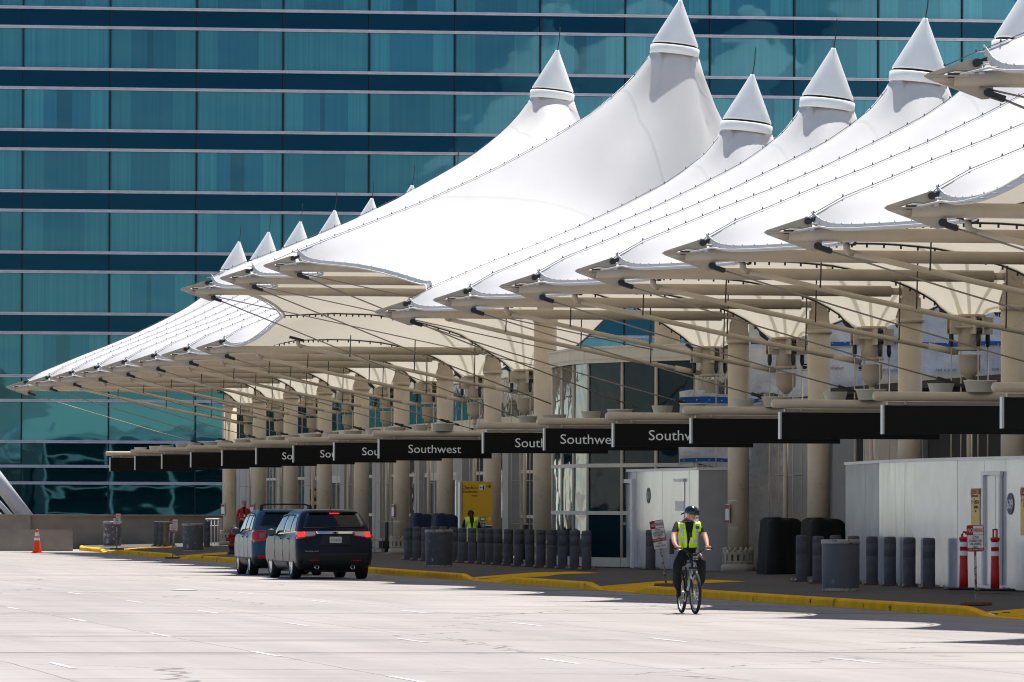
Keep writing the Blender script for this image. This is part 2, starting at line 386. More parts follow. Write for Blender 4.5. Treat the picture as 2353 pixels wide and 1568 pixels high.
tag(b.build('pavement', WALK), 'grey concrete pavement under the canopy', None, kind='structure')
b = MB()
prof = [(0, -.02), (.005, .12), (.03, .15), (.08, .165), (.15, .166)]
def kerbp(k, y):
    d, z = prof[k]; r = rampf(y); wz = walk_z(kx(y)+.15, y); return (kx(y)+d, y, (wz+.002 if k == 4 else min(z*(1-r)+(.014+d*.1)*r, wz+.001)) if z > 0 else z)
grid(b, kerbp, range(5), [40+.4*i for i in range(int(228/.4)+1)], False)
b.quad([kerbp(k, 268) for k in (0, 1, 2, 3, 4)]+[(27.05, 268, -.02)])
tag(b.build('kerb', YEL), 'yellow painted kerb along the pavement edge', None, kind='structure')
def zs(p, dz=.004): return (p[0], p[1], walk_z(p[0], p[1])+dz)
for c in RAMPS:                                                 # yellow kerb-ramp patch behind each dropped kerb
    b = MB(); yf = c+2.6; yn = c-1.8
    def pf(u, v):
        y = yn+(yf-yn)*v+max(0, u-.45)*1.7*(1-v); x = kx(y)+.15+u*2.6; return (x, y, walk_z(x, y)+.005)
    grid(b, pf, [i/14 for i in range(15)], [j/12 for j in range(13)])
    tag(b.build('ramp_paint', mat('ramp_yellow', (.74, .40, .012), .9, spec=.04, var=.15, vs=3, dirt=(.2, .14, .06), ds=3, dth=.64)), 'yellow painted wedge behind a dropped kerb', None, kind='structure')
LINEW = mat('lane_white', (.50, .50, .50), .7, dirt=(.40, .37, .35), ds=2, dth=.52)
b = MB()
for X, y0 in ((16.9, 62.1), (13.25, 61.9), (10.2, 54.0), (7.1, 60.)):
    k = 0
    while y0+k*11.7 < 135:
        y = y0+k*11.7; b.quad([(X, y, .004), (X+.085, y, .004), (X+.085, y+2.7, .004), (X, y+2.7, .004)]); k += 1
tag(b.build('lane_markings', LINEW), 'white dashed lane lines on the roadway', None, kind='structure')
tag(MB().box((atZ(1143, 1441, 0).x, 137.8, .012), (.42, .5, .016), .3).build('paper_scrap', SIGNW), 'small scrap of pale litter on the shaded road by the kerb', 'litter')
tag(MB().ball((atZ(362, 1289, 0).x, atZ(362, 1289, 0).y, .03), (.07, .05, .03), 8, 5).build('crushed_bottle', mat('litter_teal', (.3, .6, .62), .3)), 'tiny pale teal scrap of litter on the far sunlit road', 'litter')
b = MB()
b.span((24.9, 269.2, 0), (46, 269.6, 1.42)); b.span((19.0, 268.9, 0), (24.9, 269.3, 1.42))
b.span((18.9, 268.85, 1.42), (46, 269.65, 1.47))
tag(b.build('concrete_wall', CONCR), 'long brown concrete wall closing the far end of the road', 'wall')
x1 = atY(167, 1240, 258).x
b = MB(); y0 = 258
for k in range(4):
    xa = x1-(k+1)*3.05; xb = x1-k*3.05-.02
    b.prism([(xb, y0-.3, 0), (xb, y0-.27, .2), (xb, y0-.12, .86), (xb, y0+.12, .86), (xb, y0+.27, .2), (xb, y0+.3, 0)], (xa-xb, 0, 0))
tag(b.build('concrete_barrier', CONCR), 'low concrete road barrier behind the orange cone', 'barrier')

# ------------------------------------------------------------------ hotel
HA = math.radians(1.478); HD = Vector((math.cos(HA), -math.sin(HA), 0)); HN = Vector((-math.sin(HA), -math.cos(HA), 0))
HO = atY(48, 1166, 333.0); HO = Vector((HO.x, HO.y, 0))
def hit(x, y):
    d = ray(x, y); o = Vector((0, 0, CZ)); t = (HO-o).dot(HN)/d.dot(HN); p = o+d*t; q = p-HO; return q.dot(HD), p.z
SPM = (hit(2013, 300)[0]-hit(48, 300)[0])/10
hotel = thing('hotel', 'huge teal glass hotel facade filling the background behind the white tents', 'building', HO, rz=-HA)
rows = []                                                      # (y_top_px, y_bottom_px, kind)
for k in range(-2, 6):
    ya = 17.5+140.65*k; yb = ya+44.3; rows.append((yb, ya+140.65, 'w')); rows.append((ya, yb, 's'))
rows += [(864, 920.5, 'p'), (920.5, 1015, 'l'), (1015, 1071.5, 'p'), (1071.5, 1110, 'q'), (1110, 1215, 'q')]
NB0, NB1 = -3, 15
def ridge(x):                                                   # what stays visible above the tents (for choosing which panes are parts)
    t = [(-99, 900), (20, 884), (400, 700), (640, 600), (1000, 450), (1268, 300), (1500, 480), (1660, 300), (1950, 420), (2200, 230), (2500, 120)]
    for (a, p), (c, q) in zip(t, t[1:]):
        if x <= c: return p+(q-p)*(x-a)/(c-a)
    return 100
def pane(b, u0, u1, z0, z1, iu, iv):
    uvl = b.b.loops.layers.uv.verify(); e = .0
    f = b._f([b._v((u0, -.02, z0)), b._v((u1, -.02, z0)), b._v((u1, -.02, z1)), b._v((u0, -.02, z1))])
    for l, (p, q) in zip(f.loops, ((0.001, 0.001), (.999, 0.001), (.999, .999), (0.001, .999))): l[uvl].uv = (iu+p, iv+q)
rest = {'w': MB(), 's': MB(), 'p': MB(), 'l': MB(), 'q': MB()}
PMAT = {'w': TEAL, 's': SPAN, 'p': PODG, 'l': PODL, 'q': PODG}
rail = MB(); mul = MB(); npart = 0
for ri, (ya, yb, kd) in enumerate(rows):
    z1 = hit(48, ya)[1]; z0 = hit(48, yb)[1]
    for k in range(NB0, NB1):
        u0 = k*SPM; u1 = u0+SPM
        px = proj(*(HO+HD*((u0+u1)/2)+Vector((0, 0, (z0+z1)/2)))); vis = -90 < px[0] < 2440 and px[1] > -60 and (px[1] < ridge(px[0])+35 or (px[0] < 560 and kd in 'plq'))
        if vis and kd in 'wlpq' and npart < 98:
            b = MB(); pane(b, u0, u1, z0, z1, k+40, ri); o = b.build('window', PMAT[kd], hotel); npart += 1
        else: pane(rest[kd], u0, u1, z0, z1, k+40, ri)
    t = .075
    rail.span((NB0*SPM, -.26, z1-t), (NB1*SPM, -.03, z1-t*.35)); rail.span((NB0*SPM, -.20, z1-t*.35), (NB1*SPM, -.03, z1+t*.35)); rail.span((NB0*SPM, -.26, z1+t*.35), (NB1*SPM, -.03, z1+t))
for k, v in rest.items():
    if len(v.b.faces): 
        o = v.build('window' if k != 's' else 'spandrel_band', PMAT[k], hotel)
        if k != 's': o['kind'] = 'stuff'
ztop = hit(48, -330)[1]
for k in range(NB0, NB1+1): mul.span((k*SPM-.035, -.13, 0), (k*SPM+.035, -.021, ztop))
rail.build('floor_rail', HALU, hotel); mul.build('mullion', DKM, hotel)
MB().span((NB0*SPM, .01, 0), (NB1*SPM, 14, ztop)).build('wall', DKM, hotel)
b = MB()                                                        # raking pale struts at the hotel foot, bottom left
for k, (xa, ya, xb, yb, r) in enumerate(((-60, 1030, 72, 1205, .38), (-70, 1080, 48, 1212, .13), (-75, 1110, 30, 1216, .13))):
    p = atY(xa, ya, 318-.6*k); q = atY(xb, yb, 318-.6*k); b.cyl(p, q, r, n=10)
tag(b.build('raking_strut', mat('strut_grey', (.5, .48, .5), .5)), 'pale grey raking struts leaning at the foot of the glass hotel', 'strut')
# main terminal roof: big white fabric peaks right of the picture (seen mirrored in the hotel glass)
MAINT = mat('big_tent_white', (.8, .8, .8), .7)
def bigtent(y, x, h, r):
    b = MB(); n = 28; pr = None
    for j in range(15):
        t = j/14; rad = r*(1-t)**1.15+.4; z = 12+(h-12)*t**1.15
        q = [b._v((x+rad*math.cos(2*PI*i/n)*1.25, y+rad*math.sin(2*PI*i/n), z+(1-t)**2*2.0*math.cos(4*2*PI*i/n))) for i in range(n)]
        if pr: b.join(pr, q)
        pr = q
    return b
for k in range(8):
    y = 305-k*30; ht = (42, 37, 45, 38)[k % 4]
    tag(bigtent(y, max(84, .262*y+31), ht, 23).build('roof_tent', MAINT), 'tall white main roof tent off to the right, seen mirrored in the hotel glass', 'tent', 'main terminal roof tents mirrored in the hotel glass')
tw = thing('terminal_hall', 'main terminal hall off to the right, mirrored in the hotel glass', 'building', (84, 200, 0))
MB((84, 200, 0)).span((84, 60, .3), (130, 318, 13)).build('wall', PALEW, tw)
b = MB((84, 200, 0))
for k in range(22): b.span((85+k*2, 318.05, 1), (86.6+k*2, 318.12, 11.5))
b.build('window', TGL, tw)
# ------------------------------------------------------------------ low kerbside building behind the columns
WX = 33.7; BY0, BY1 = 112.0, 276.0
term = thing('kerbside_building', 'low beige kerbside terminal building behind the canopy columns', 'building', (WX, 200, 0))
def T(): return MB((WX, 200, 0))
T().span((WX+.25, 165.5, .2), (52, BY1, 4.35)).build('wall', PALEW, term)
T().span((WX-.05, 166, 4.2), (52.2, BY1+.1, 4.72)).build('coping', CREAM, term)
T().span((36.5, 166.5, 4.72), (52, BY1-2, 6.3)).build('upper_wall', TGL, term)
T().span((36.2, 166.3, 6.3), (52.2, BY1-1.8, 6.55)).build('roof', CREAM, term)
gl = T(); fr = T(); pl = T(); gp = T(); doors = 0
y = BY1
seq = []
for i in range(4, 15):                                          # one bay between two columns: pier, glass, door or panel
    ya, yb = YC(i)-4.57, YC(i)+4.57
    pl.span((WX-.45, YC(i)-.9, .2), (WX+.3, YC(i)+.2, 4.2))
    kind = 'door' if i in (5, 9, 12) else ('glass' if i % 2 == 0 else 'panel')
    h0, h1 = YC(i)+.2, YC(i)+8.2
    if kind == 'glass':
        gl.span((WX+.0, h0, .35), (WX+.2, h1, 4.2))
        for z in (.45, 1.55, 2.95, 4.1): fr.span((WX-.06, h0, z-.05), (WX+.0-.002, h1, z+.05))
        for k in range(5): q = h0+(h1-h0)*k/4; fr.span((WX-.07, q-.05, .3), (WX-.005, q+.05, 4.2))
    elif kind == 'panel':
        gp.span((WX-.1, h0, .2), (WX+.2, h0+3.2, 4.2)); gl.span((WX+.0, h0+3.2, .35), (WX+.2, h1, 4.2))
        for z in (1.55, 2.95): fr.span((WX-.06, h0+3.25, z-.05), (WX-.002, h1, z+.05))
        for k in range(3): q = h0+3.25+(h1-h0-3.25)*k/2; fr.span((WX-.07, q-.05, .3), (WX-.005, q+.05, 4.2))
    else:
        gp.span((WX-.25, h0+.2, 2.95), (WX+.2, h1-.2, 4.2))
        d = T(); d.span((WX-.12, h0+.5, .3), (WX-.05, h1-.5, 2.75)); dr = d.build('door', GLASSD, term)
        f = T()
        for k in range(7): q = h0+.5+(h1-h0-1)*k/6; f.span((WX-.19, q-.045, .3), (WX-.125, q+.045, 2.85))
        for z in (.42, 1.35, 2.8): f.span((WX-.20, h0+.45, z-.06), (WX-.13, h1-.45, z+.06))
        f.span((WX-.32, h0+.3, 2.86), (WX-.1, h1-.3, 3.0)); o = f.build('door_frame', ALU, dr)
        p = T(); p.span((WX-.21, h0+.6, 1.2), (WX-.2, h0+1.5, 2.6)); p.build('poster', POSTER, dr)
gl.build('window', TGL, term); fr.build('window_frame', CREAM, term); pl.build('pilaster', GREYP, term); gp.build('panel', GREYP, term)
# end wall: dark curtain wall with pale frames (mirrored in the hotel foot)
T().span((WX+.3, BY1+.02, .2), (58, BY1+.3, 6.2)).build('end_glazing', mat('end_glass', (.006, .02, .022), .3), term)
f = T()
for k in range(7): f.span((WX+.3+k*3.9, BY1+.32, .2), (WX+.48+k*3.9, BY1+.42, 6.2))
for z in (.5, 1.6, 2.8, 4.6, 6.2): f.span((WX+.3, BY1+.33, z-.07), (58, BY1+.44, z+.07))
f.build('end_frame', mat('end_frame_white', (.75, .75, .75), .5), term)

# projecting glass entrance under the high canopy
ent = thing('glass_entrance', 'projecting glass entrance with cream frames between two thick columns', 'building', (31, 166, 0))
def E_(): return MB((31, 166, 0))
def wp(x, dep):                                                 # plan point at a depth along the line of sight of column x
    d = ray(x, 1166); t = dep/14600; return (d.x*t, d.y*t)
pl5 = [wp(1270, 172.5), wp(1291, 170.5), wp(1317.6, 168.2), wp(1350.6, 166.8), wp(1429, 165.2), wp(1507, 163.8), wp(1600, 162.5)]
gm = [TGL2, TGL, TGL2, TGL, TGL, TGL]
for k, (a, c) in enumerate(zip(pl5, pl5[1:])):
    b = E_(); b.quad([(*a, .3), (*c, .3), (*c, 5.62), (*a, 5.62)]); b.build('window', gm[k], ent, norm=False)
f = E_(); D3 = Vector((0, -.05, 0))
for k, a in enumerate(pl5): f.cyl((a[0], a[1]-.03, .3), (a[0], a[1]-.03, 5.62), .05, n=6)
for z, h in ((.42, .12), (1.70, .05), (2.94, .05)):
    for a, c in zip(pl5, pl5[1:]):
        u = Vector((c[0]-a[0], c[1]-a[1], 0)); n = Vector((u.y, -u.x, 0)).normalized()*.05
        p = Vector((*a, z-h)); q = Vector((*c, z-h)); f.prism([p, q, q+n, p+n], (0, 0, 2*h))
f.build('window_frame', CREAM, ent)
f = E_()
for a, c in zip(pl5, pl5[1:]):
    u = Vector((c[0]-a[0], c[1]-a[1], 0)); n = Vector((u.y, -u.x, 0)).normalized()*.12
    for z0, z1, s in ((5.62, 5.72, .8), (5.72, 6.0, 1.), (6.0, 6.05, 1.25)):
        p = Vector((*a, z0)); q = Vector((*c, z0)); f.prism([p-n*3, q-n*3, q+n*s, p+n*s], (0, 0, z1-z0))
f.build('fascia', CREAM, ent)
E_().quad([(*pl5[0], 6.04), (*pl5[2], 6.04), (*pl5[3], 6.04), (*pl5[5], 6.04), (*pl5[6], 6.04), (40, 166, 6.04), (40, 178, 6.04)]).build('roof', CREAM, ent)
# building part hidden behind hoardings at right: recesses, parapet, second row of columns
rt = thing('closed_check_in_hall', 'cream and grey wall of the hall behind the white hoardings and draped kiosks', 'building', (34, 140, 0))
def R_(): return MB((34, 140, 0))
R_().span((33.6, 152.8, .2), (33.9, 165.4, 4.6)).build('wall', GREYP, rt)
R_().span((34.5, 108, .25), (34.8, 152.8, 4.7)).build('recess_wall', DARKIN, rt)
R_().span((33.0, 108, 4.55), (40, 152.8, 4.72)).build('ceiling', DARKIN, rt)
a = atY(1990, 1000, 148); c = atY(2290, 1000, 146)
f = R_(); n = 10
pts = [(a.x+(c.x-a.x)*k/n, 148-.6*math.sin(k/n*PI)-.2*k) for k in range(n+1)]
for k in range(n): f.prism([(*pts[k], .3), (*pts[k+1], .3), (pts[k+1][0], pts[k+1][1]+.3, .3), (pts[k][0], pts[k][1]+.3, .3)], (0, 0, 4.35))
f.build('curved_parapet', CREAM, rt)
f = R_()
for k in range(n): f.prism([(pts[k][0], pts[k][1]-.08, 4.65), (pts[k+1][0], pts[k+1][1]-.08, 4.65), (pts[k+1][0], pts[k+1][1]+.4, 4.65), (pts[k][0], pts[k][1]+.4, 4.65)], (0, 0, .35))
f.build('coping', CREAM, rt)
p0, p1 = atY(2120, 1000, 145.2).x, atY(2285, 1000, 145.2).x
R_().span((p0, 145.2, .3), (p1, 145.3, 4.0)).build('panel', GREYP, rt)
R_().span((p0+.1, 145.12, 1.2), (p1-.1, 145.19, 1.24)).build('trim', ALU, rt)
k = 0
for px in ((760+24), 1835, 1735+25):
    pass
for i, Xs in ((3, 33.25), (0, 33.4)):
    o = MB((Xs, YC(i), .3)).cyl((Xs, YC(i), .25), (Xs, YC(i), 4.6), .26, n=24).build('inner_column', BEIGE)
    tag(o, ('plain beige inner column left of the second black draped kiosk' if i == 3 else 'plain beige inner column behind the nearer white hoarding'), 'column')
for (x, yy) in ((2160, 1034), (2226, 1030)):
    p = atY(x*1., yy-8, 146.5 if x < 2200 else 144.9)
    L = thing('ceiling_lamp', 'small caged ceiling lamp %s under the dark soffit by the black signs' % ('on the left' if x < 2200 else 'on the right'), 'lamp', p)
    MB().box((0, 0, .10), (.5, .2, .12)).build('housing', BEIGE2, L); MB().box((0, 0, 0), (.46, .18, .09)).build('lens', CLEARL, L, bev=.02)

# ------------------------------------------------------------------ construction wrap and hoardings
def wrap(name, label, x0, x1, Y, z0, z1, bands, textz=None):
    a, c = atY(x0, 1000, Y).x, atY(x1, 1000, Y).x
    o = thing(name, label, 'plastic sheeting', (a, Y, z0)); b = MB((a, Y, z0)); rnd = random.Random(3)
    nx = int((c-a)/.12); nz = 16
    g = [[(a+(c-a)*i/nx, Y+.07*math.sin(i*.8+j*.35)+.05*math.sin(i*.31-j*.6), z0+(z1-z0)*j/nz+(.06*math.sin(i*.5) if j in (0, nz) else 0)) for j in range(nz+1)] for i in range(nx+1)]
    grid(b, lambda i, j: g[i][j], range(nx+1), range(nz+1)); b.build('sheet', WRAP, o)
    for z, h in bands:
        q = MB((a, Y, z0)); m = int((c-a)/.15)
        grid(q, lambda i, j: (a+(c-a)*i/m, Y-.14+.02*math.sin(i*.4), z+h*j+.025*math.sin(i*.35)), range(m+1), (0, 1)); q.build('printed_band', WRAPB, o)
        q = MB((a, Y, z0))
        for i in range(int((c-a)/.32)): q.cyl((a+.1+i*.32, Y-.165, z+h/2+.02*math.sin(i)), (a+.1+i*.32, Y-.17, z+h/2+.02*math.sin(i)), .014, n=6)
        q.build('printed_stars', TXTW, o)
    if textz:
        x = a+.35; k = 0
        while x < c-.5:
            text('FLAME  RETARDANT', .095, TXTB, face_south(x-a, -.16, textz-z0+.02*math.sin(k*2)), o, 'printed_words', .001, .62)
            q = MB((a, Y, z0)); q.ball((x+.98, Y-.16, textz+.07), (.075, .006, .045), 8, 5); q.box((x+.98, Y-.16, textz+.14), (.13, .006, .035)); q.box((x+.98, Y-.16, textz+.0), (.14, .006, .012)); q.build('printed_emblem', TXTB, o)
            x += 1.42; k += 1
    return o
wrap('plastic_wrap', 'large white construction sheet printed FLAME RETARDANT hanging behind the columns at right', 1722, 2480, 151.5, 4.6, 7.9, ((5.82, .10),), 5.20)
wrap('plastic_wrap', 'small white construction sheet with blue bands above the left hoarding', 1560, 1740, 156.5, 2.9, 4.75, ((4.45, .16), (2.98, .09)))
wrap('plastic_wrap', 'crumpled grey-white plastic curtain hanging right of the thick ribbed column base', 1722, 1800, 153.4, .3, 4.4, ())
def hoard(name, label, pts, H, z0, grp=None, mats=None):
    o = thing(name, label, 'hoarding', (pts[0][0], pts[0][1], z0)); L0 = (pts[0][0], pts[0][1], z0)
    for k, (a, c) in enumerate(zip(pts, pts[1:])):
        u = Vector((c[0]-a[0], c[1]-a[1], 0)); ln = u.length; un = u.normalized(); nn = Vector((un.y, -un.x, 0))
        if nn.x > 0: nn = -nn
        m = (mats or [HOARD]*9)[k]
        b = MB(L0); n = max(1, round(ln/1.22))
        for i in range(n):
            p = Vector((*a, z0))+un*(ln*i/n+.004); q = Vector((*a, z0))+un*(ln*(i+1)/n-.004); j = nn*(.002*((i*7) % 3))
            b.prism([p+j, q+j, q-nn*.04+j, p-nn*.04+j], (0, 0, H))
        b.build('panel', m, o)
        b = MB(L0); p = Vector((*a, z0+H)); q = Vector((*c, z0+H)); b.prism([p+nn*.035, q+nn*.035, q-nn*.07, p-nn*.07], (0, 0, .06)); b.build('top_trim', SIGNW, o)
    return o
hx = 30.55; nearL = atX(1605, 1200, hx); farL = atX(1405, 1200, hx)
h1 = hoard('hoarding', 'shiny white hoarding box numbered 611 beside the ribbed column', [(hx+2.8, farL.y), (hx, farL.y), (hx, nearL.y), (hx+1.25, nearL.y-.05)], 2.47, .3, None, [HOARDM, HOARD, HOARDM])
def on_h(o, x0, x1, yt, yb, name, m, X, th=.02, parent=None):
    p0 = atX(x0, yt, X); p1 = atX(x1, yb, X); L0 = o.location
    return MB(L0).span((X-th, p1.y, p1.z), (X-.001, p0.y, p0.z)).build(name, m, parent or o)
d = on_h(h1, 1425, 1454.5, 1112, 1304, 'door', HOARD, hx, .03)
on_h(h1, 1422, 1425, 1106, 1304, 'door_frame', SIGNW, hx, .07, d); on_h(h1, 1454.5, 1457.5, 1106, 1305, 'door_frame', SIGNW, hx, .07, d); on_h(h1, 1421, 1458, 1102, 1110, 'door_frame', SIGNW, hx, .08, d); on_h(h1, 1439.3, 1440.2, 1112, 1304, 'door_seam', ALU, hx, .034, d); on_h(h1, 1438, 1441, 1201, 1207, 'door_handle', ALU, hx, .09, d)
on_h(h1, 1426, 1438, 1157, 1175, 'notice', SIGNW, hx, .036); on_h(h1, 1554, 1572, 1152, 1174, 'notice', SIGNW, hx, .03)
for k in range(4): on_h(h1, 1427, 1437, 1159+k*4, 1160.6+k*4, 'notice_text', GREYP, hx, .04)
dd = on_h(h1, 1554, 1573.5, 1106, 1307, 'door', HOARD, hx, .02); on_h(h1, 1553, 1574.5, 1100.5, 1107, 'door_frame', SIGNW, hx, .06, dd)
def disc(o, p, n, lat, ry, rz, body, size):
    """numbered dark disc on a hoarding panel; lat is the panel's direction, n its outward normal"""
    b = MB(o.location); q = [Vector(p)+n*.008+lat*(ry*math.cos(a*PI/12))+Vector((0, 0, rz*math.sin(a*PI/12))) for a in range(24)]
    b.prism(q, n*.006); ds = b.build('number_disc', NAVYD, o)
    z = Vector((0, 0, 1)); M = Matrix((( -lat.x, z.x, n.x, 0), (-lat.y, z.y, n.y, 0), (-lat.z, z.z, n.z, 0), (0, 0, 0, 1)))
    t = text(body, size, TXTW, Matrix.Translation(Vector(p)+n*.017-Vector(o.location)-z*size*.36)@M, ds, 'number', .001, 1., 'CENTER')
NW = Vector((-1, 0, 0)); LY = Vector((0, 1, 0))
pd = atX(1490.5, 1139, hx); disc(h1, pd, NW, LY, .26, .20, '611', .30)
hp = [wp(1943, 139.5), wp(2020, 133.2), wp(2100, 128.6), wp(2200, 125.2), wp(2262, 123.4), wp(2310, 122.0), wp(2400, 119.4)]
h2 = hoard('hoarding', 'long shiny white hoarding wall numbered 609 with orange posters at right', [(hp[0][0]+3.5, hp[0][1]+.1)]+hp, 2.5, .29)
def seg(x, y):                                                  # point on the right hoarding seen at pixel (x, y)
    best = None
    for a, c in zip(hp, hp[1:]):
        u = Vector((c[0]-a[0], c[1]-a[1], 0)); n = Vector((u.y, -u.x, 0)).normalized(); n = n if n.x < 0 else -n
        d = ray(x, y); t = ((Vector((*a, 0))).dot(n))/Vector((d.x, d.y, 0)).dot(n); p = Vector((d.x*t, d.y*t, CZ+d.z*t)); s = (p-Vector((*a, p.z))).dot(u)/u.length_squared
        if -.001 <= s <= 1.001: return p, n, -u.normalized() if False else (-u.normalized())
    return p, n, -u.normalized()
def on2(x0, x1, yt, yb, name, m, th=.02, parent=None):
    p, n, l = seg(x0, yt); q, n2, _ = seg(x1, yt); zb = seg(x1, yb)[0].z
    P = Vector((p.x, p.y, zb)); Q = Vector((q.x, q.y, zb)); b = MB(h2.location); n = (n+n2).normalized()
    b.prism([P+n*.012, Q+n*.012, Q+n*(.012+th), P+n*(.012+th)], (0, 0, p.z-zb)); return b.build(name, m, parent or h2)
d = on2(2266, 2302, 1094, 1345, 'door', HOARD, .012)
for a in ((2263, 2266.5, 1090, 1345), (2301.5, 2305, 1090, 1346), (2262, 2306, 1084, 1092)): on2(*a, 'door_frame', SIGNW, .06, d)
on2(2289.5, 2290.6, 1094, 1345, 'door_seam', ALU, .016, d)
for x0, x1, yt, yb in ((2233, 2253, 1122, 1211), (2347, 2372, 1119, 1231)):
    po = on2(x0, x1, yt, yb, 'poster', POSTER, .006)
    on2(x0, x1, yt+25, yt+26.5, 'poster_stripe', SIGNW, .008, po)
    xa = x0+3
    p, n, l = seg(x0+2.5, yt+12); b = MB(h2.location); b.prism([p+n*.02+l*(.17*math.cos(k*PI/8))*.5+Vector((0, 0, .085*math.sin(k*PI/8))) for k in range(16)], n*.003); b.build('no_entry_mark', SIGNR, po)
    z = Vector((0, 0, 1)); M = Matrix(((-l.x, z.x, n.x, 0), (-l.y, z.y, n.y, 0), (-l.z, z.z, n.z, 0), (0, 0, 0, 1)))
    for body, dy, size, dx in (('DOOR CLOSED', 13, .13, 5), ('Please use next door', 20, .07, 5), ('\u2190', 38, .2, 1.5), ('Check-in', 36, .15, 7), ('Southwest', 47, .12, 7), ('Alaska', 55, .07, 9)):
        p, n, l = seg(x0+dx, yt+dy); text(body, size, TXTB, Matrix.Translation(p+n*.022-h2.location)@M, po, 'poster_words', .001, .60)
pd, n, l = seg(2322.5, 1158); disc(h2, pd, n, l, .24, .21, '609', .27)

def cover(name, label, x0, x1, yt, X, dpt, m, h, seed, grp):
    rnd = random.Random(seed); p = atX(x0, yt+80, X); q = atX(x1, yt+80, X)
    cy = p.y; Wd = (proj(X+1, cy, 1)[0]-proj(X, cy, 1)[0]); wdt = (x1-x0)/Wd; b = MB((X, cy, .3)); n = 36; lv = [(0, 1.10), (.05, 1.10), (.3, 1.03), (.6, .98), (.90, .93), (.97, .92), (.995, .89), (1.0, .4), (1.0, .02)]
    pr = None
    for z, s in lv:
        qv = []
        for i in range(n):
            a = 2*PI*i/n; c, d = math.cos(a), math.sin(a); e = 9.0; rr = 1/((abs(c)**e+abs(d)**e)**(1/e)); k = 1+.035*math.sin(i*2.1+z*2)*(1.4-z)+.02*rnd.uniform(-1, 1)
            sl = -.14*max(0, c-.3)*(z > .88)
            qv.append(b._v((X+wdt/2+c*rr*s*k*wdt/2*(1 if c > 0 or z < .9 else .97), cy+.5+d*rr*s*k*dpt/2, .3+h*(z+sl)-.03*math.sin(i)*(z > .9))))
        if pr: b.join(pr, qv)
        pr = qv
    b._f(pr, True); o = b.build(name, m); o.location = (X, cy, .3); tag(o, label, 'kiosk', grp); return o
cover('draped_kiosk', 'black cloth draped kiosk directly right of the ribbed column base', 1763, 1848, 1192, 30.75, 1.6, TARP, 1.30, 1, 'kiosks under black covers')
cover('draped_kiosk', 'black cloth draped kiosk touching the left edge of the long white hoarding', 1860, 1944, 1193, 30.9, 1.6, TARP, 1.30, 2, 'kiosks under black covers')
cover('draped_kiosk', 'navy blue draped kiosk at the left, next to a beige column behind the bollards', 949, 1000, 1187, 30.9, 1.2, NAVY, 1.32, 3, 'kiosks under navy covers')
cover('draped_kiosk', 'navy blue draped kiosk on the right, touching the yellow check-in sign', 999, 1056, 1187, 30.6, 1.2, NAVY, 1.32, 4, 'kiosks under navy covers')

# ------------------------------------------------------------------ bollards
def bollard():
    o = thing('bollard', '', 'bollard', (0, 0, 0), 'dark grey bollards along the pavement')
    b = MB(); b.lathe([(.125, .02), (.125, .60), (.122, .603), (.125, .607), (.125, .87), (.122, .873), (.125, .877), (.125, .96), (.118, .99), (.10, 1.005), (.0001, 1.01)], n=20, cap=False); b.build('sleeve', GREYB, o)
    b = MB(); b.box((0, 0, .015), (.40, .40, .03)); b.build('base_plate', RUST, o)
    b = MB()
    for sx in (-1, 1):
        for sy in (-1, 1): b.cyl((sx*.165, sy*.165, .03), (sx*.165, sy*.165, .075), .022, n=6); b.box((sx*.165, sy*.13, .05), (.03, .07, .05))
    b.build('anchor_bolts', mat('galvanised', (.35, .32, .29), .6, metal=.4), o)
    return o
B0 = bollard(); first = True
mid = [938, 957.6, 977.7, 997.7, 1018.7, 1041, 1062.4, 1084.6, 1107, 1125.4, 1144.2, 1168.4, 1192.3, 1217.4, 1243, 1268.2, 1293.4, 1320, 1347.8]
BL = []
order = ['leftmost', 'second', 'third', 'fourth', 'fifth', 'sixth', 'seventh', 'eighth', 'ninth', 'tenth', 'eleventh', 'twelfth', 'thirteenth', 'fourteenth', 'fifteenth', 'sixteenth', 'seventeenth', 'eighteenth', 'rightmost']
for k, x in enumerate(mid):
    X = 28.9 if k not in (3, 4) else 29.5
    lab = ('%s grey bollard of the long middle row, right beside the black tarmac strip' % order[k]) if False else None
    if k == 0: lab = 'grey bollard at the left end of the long middle row'
    elif k == len(mid)-1: lab = 'grey bollard at the right end of the long middle row, left of the white hoarding'
    elif k in (3, 4, 5): lab = 'grey bollard behind the paint-flaked barrel of the middle row, %s from the left' % order[k]
    elif k == 7: lab = 'grey bollard directly in front of the guard in the lime vest, eighth from the left'
    else: lab = '%s grey bollard from the left in the long middle row' % order[k]
    BL.append((x, X, lab))
BL += [(1495, 30.2, 'lone grey bollard behind the tilted no parking sign'),
       (1842, 29.2, 'grey bollard in front of the left black draped kiosk'), (1880.5, 29.0, 'grey bollard just left of the big scratched barrel'),
       (1920, 29.6, 'grey bollard peeping above the big scratched barrel, left of two'), (1961.7, 29.5, 'grey bollard peeping above the big scratched barrel, right of two'),
       (1973.5, 31.0, 'grey bollard set back against the hoarding, right behind the big scratched barrel'),
       (2003.7, 29.4, 'first grey bollard to the right of the big scratched barrel'), (2045, 29.4, 'second grey bollard to the right of the big scratched barrel'),
       (2089.8, 29.35, 'third grey bollard to the right of the big scratched barrel'), (2134.6, 29.3, 'fourth grey bollard to the right of the big scratched barrel'),
       (2330.5, 30.9-1.0, 'grey bollard at the right picture edge beside the orange delineator'),
       (360, 28.6, 'left bollard of the three far grey bollards by the concrete wall'), (371.5, 28.6, 'middle bollard of the three far grey bollards by the concrete wall'),
       (382.5, 28.6, 'right bollard of the three far grey bollards by the concrete wall'), (394.5, 28.9, 'grey bollard hidden behind the far no parking sign'), (475, 29.6, 'lone far grey bollard right of the second barrel')]
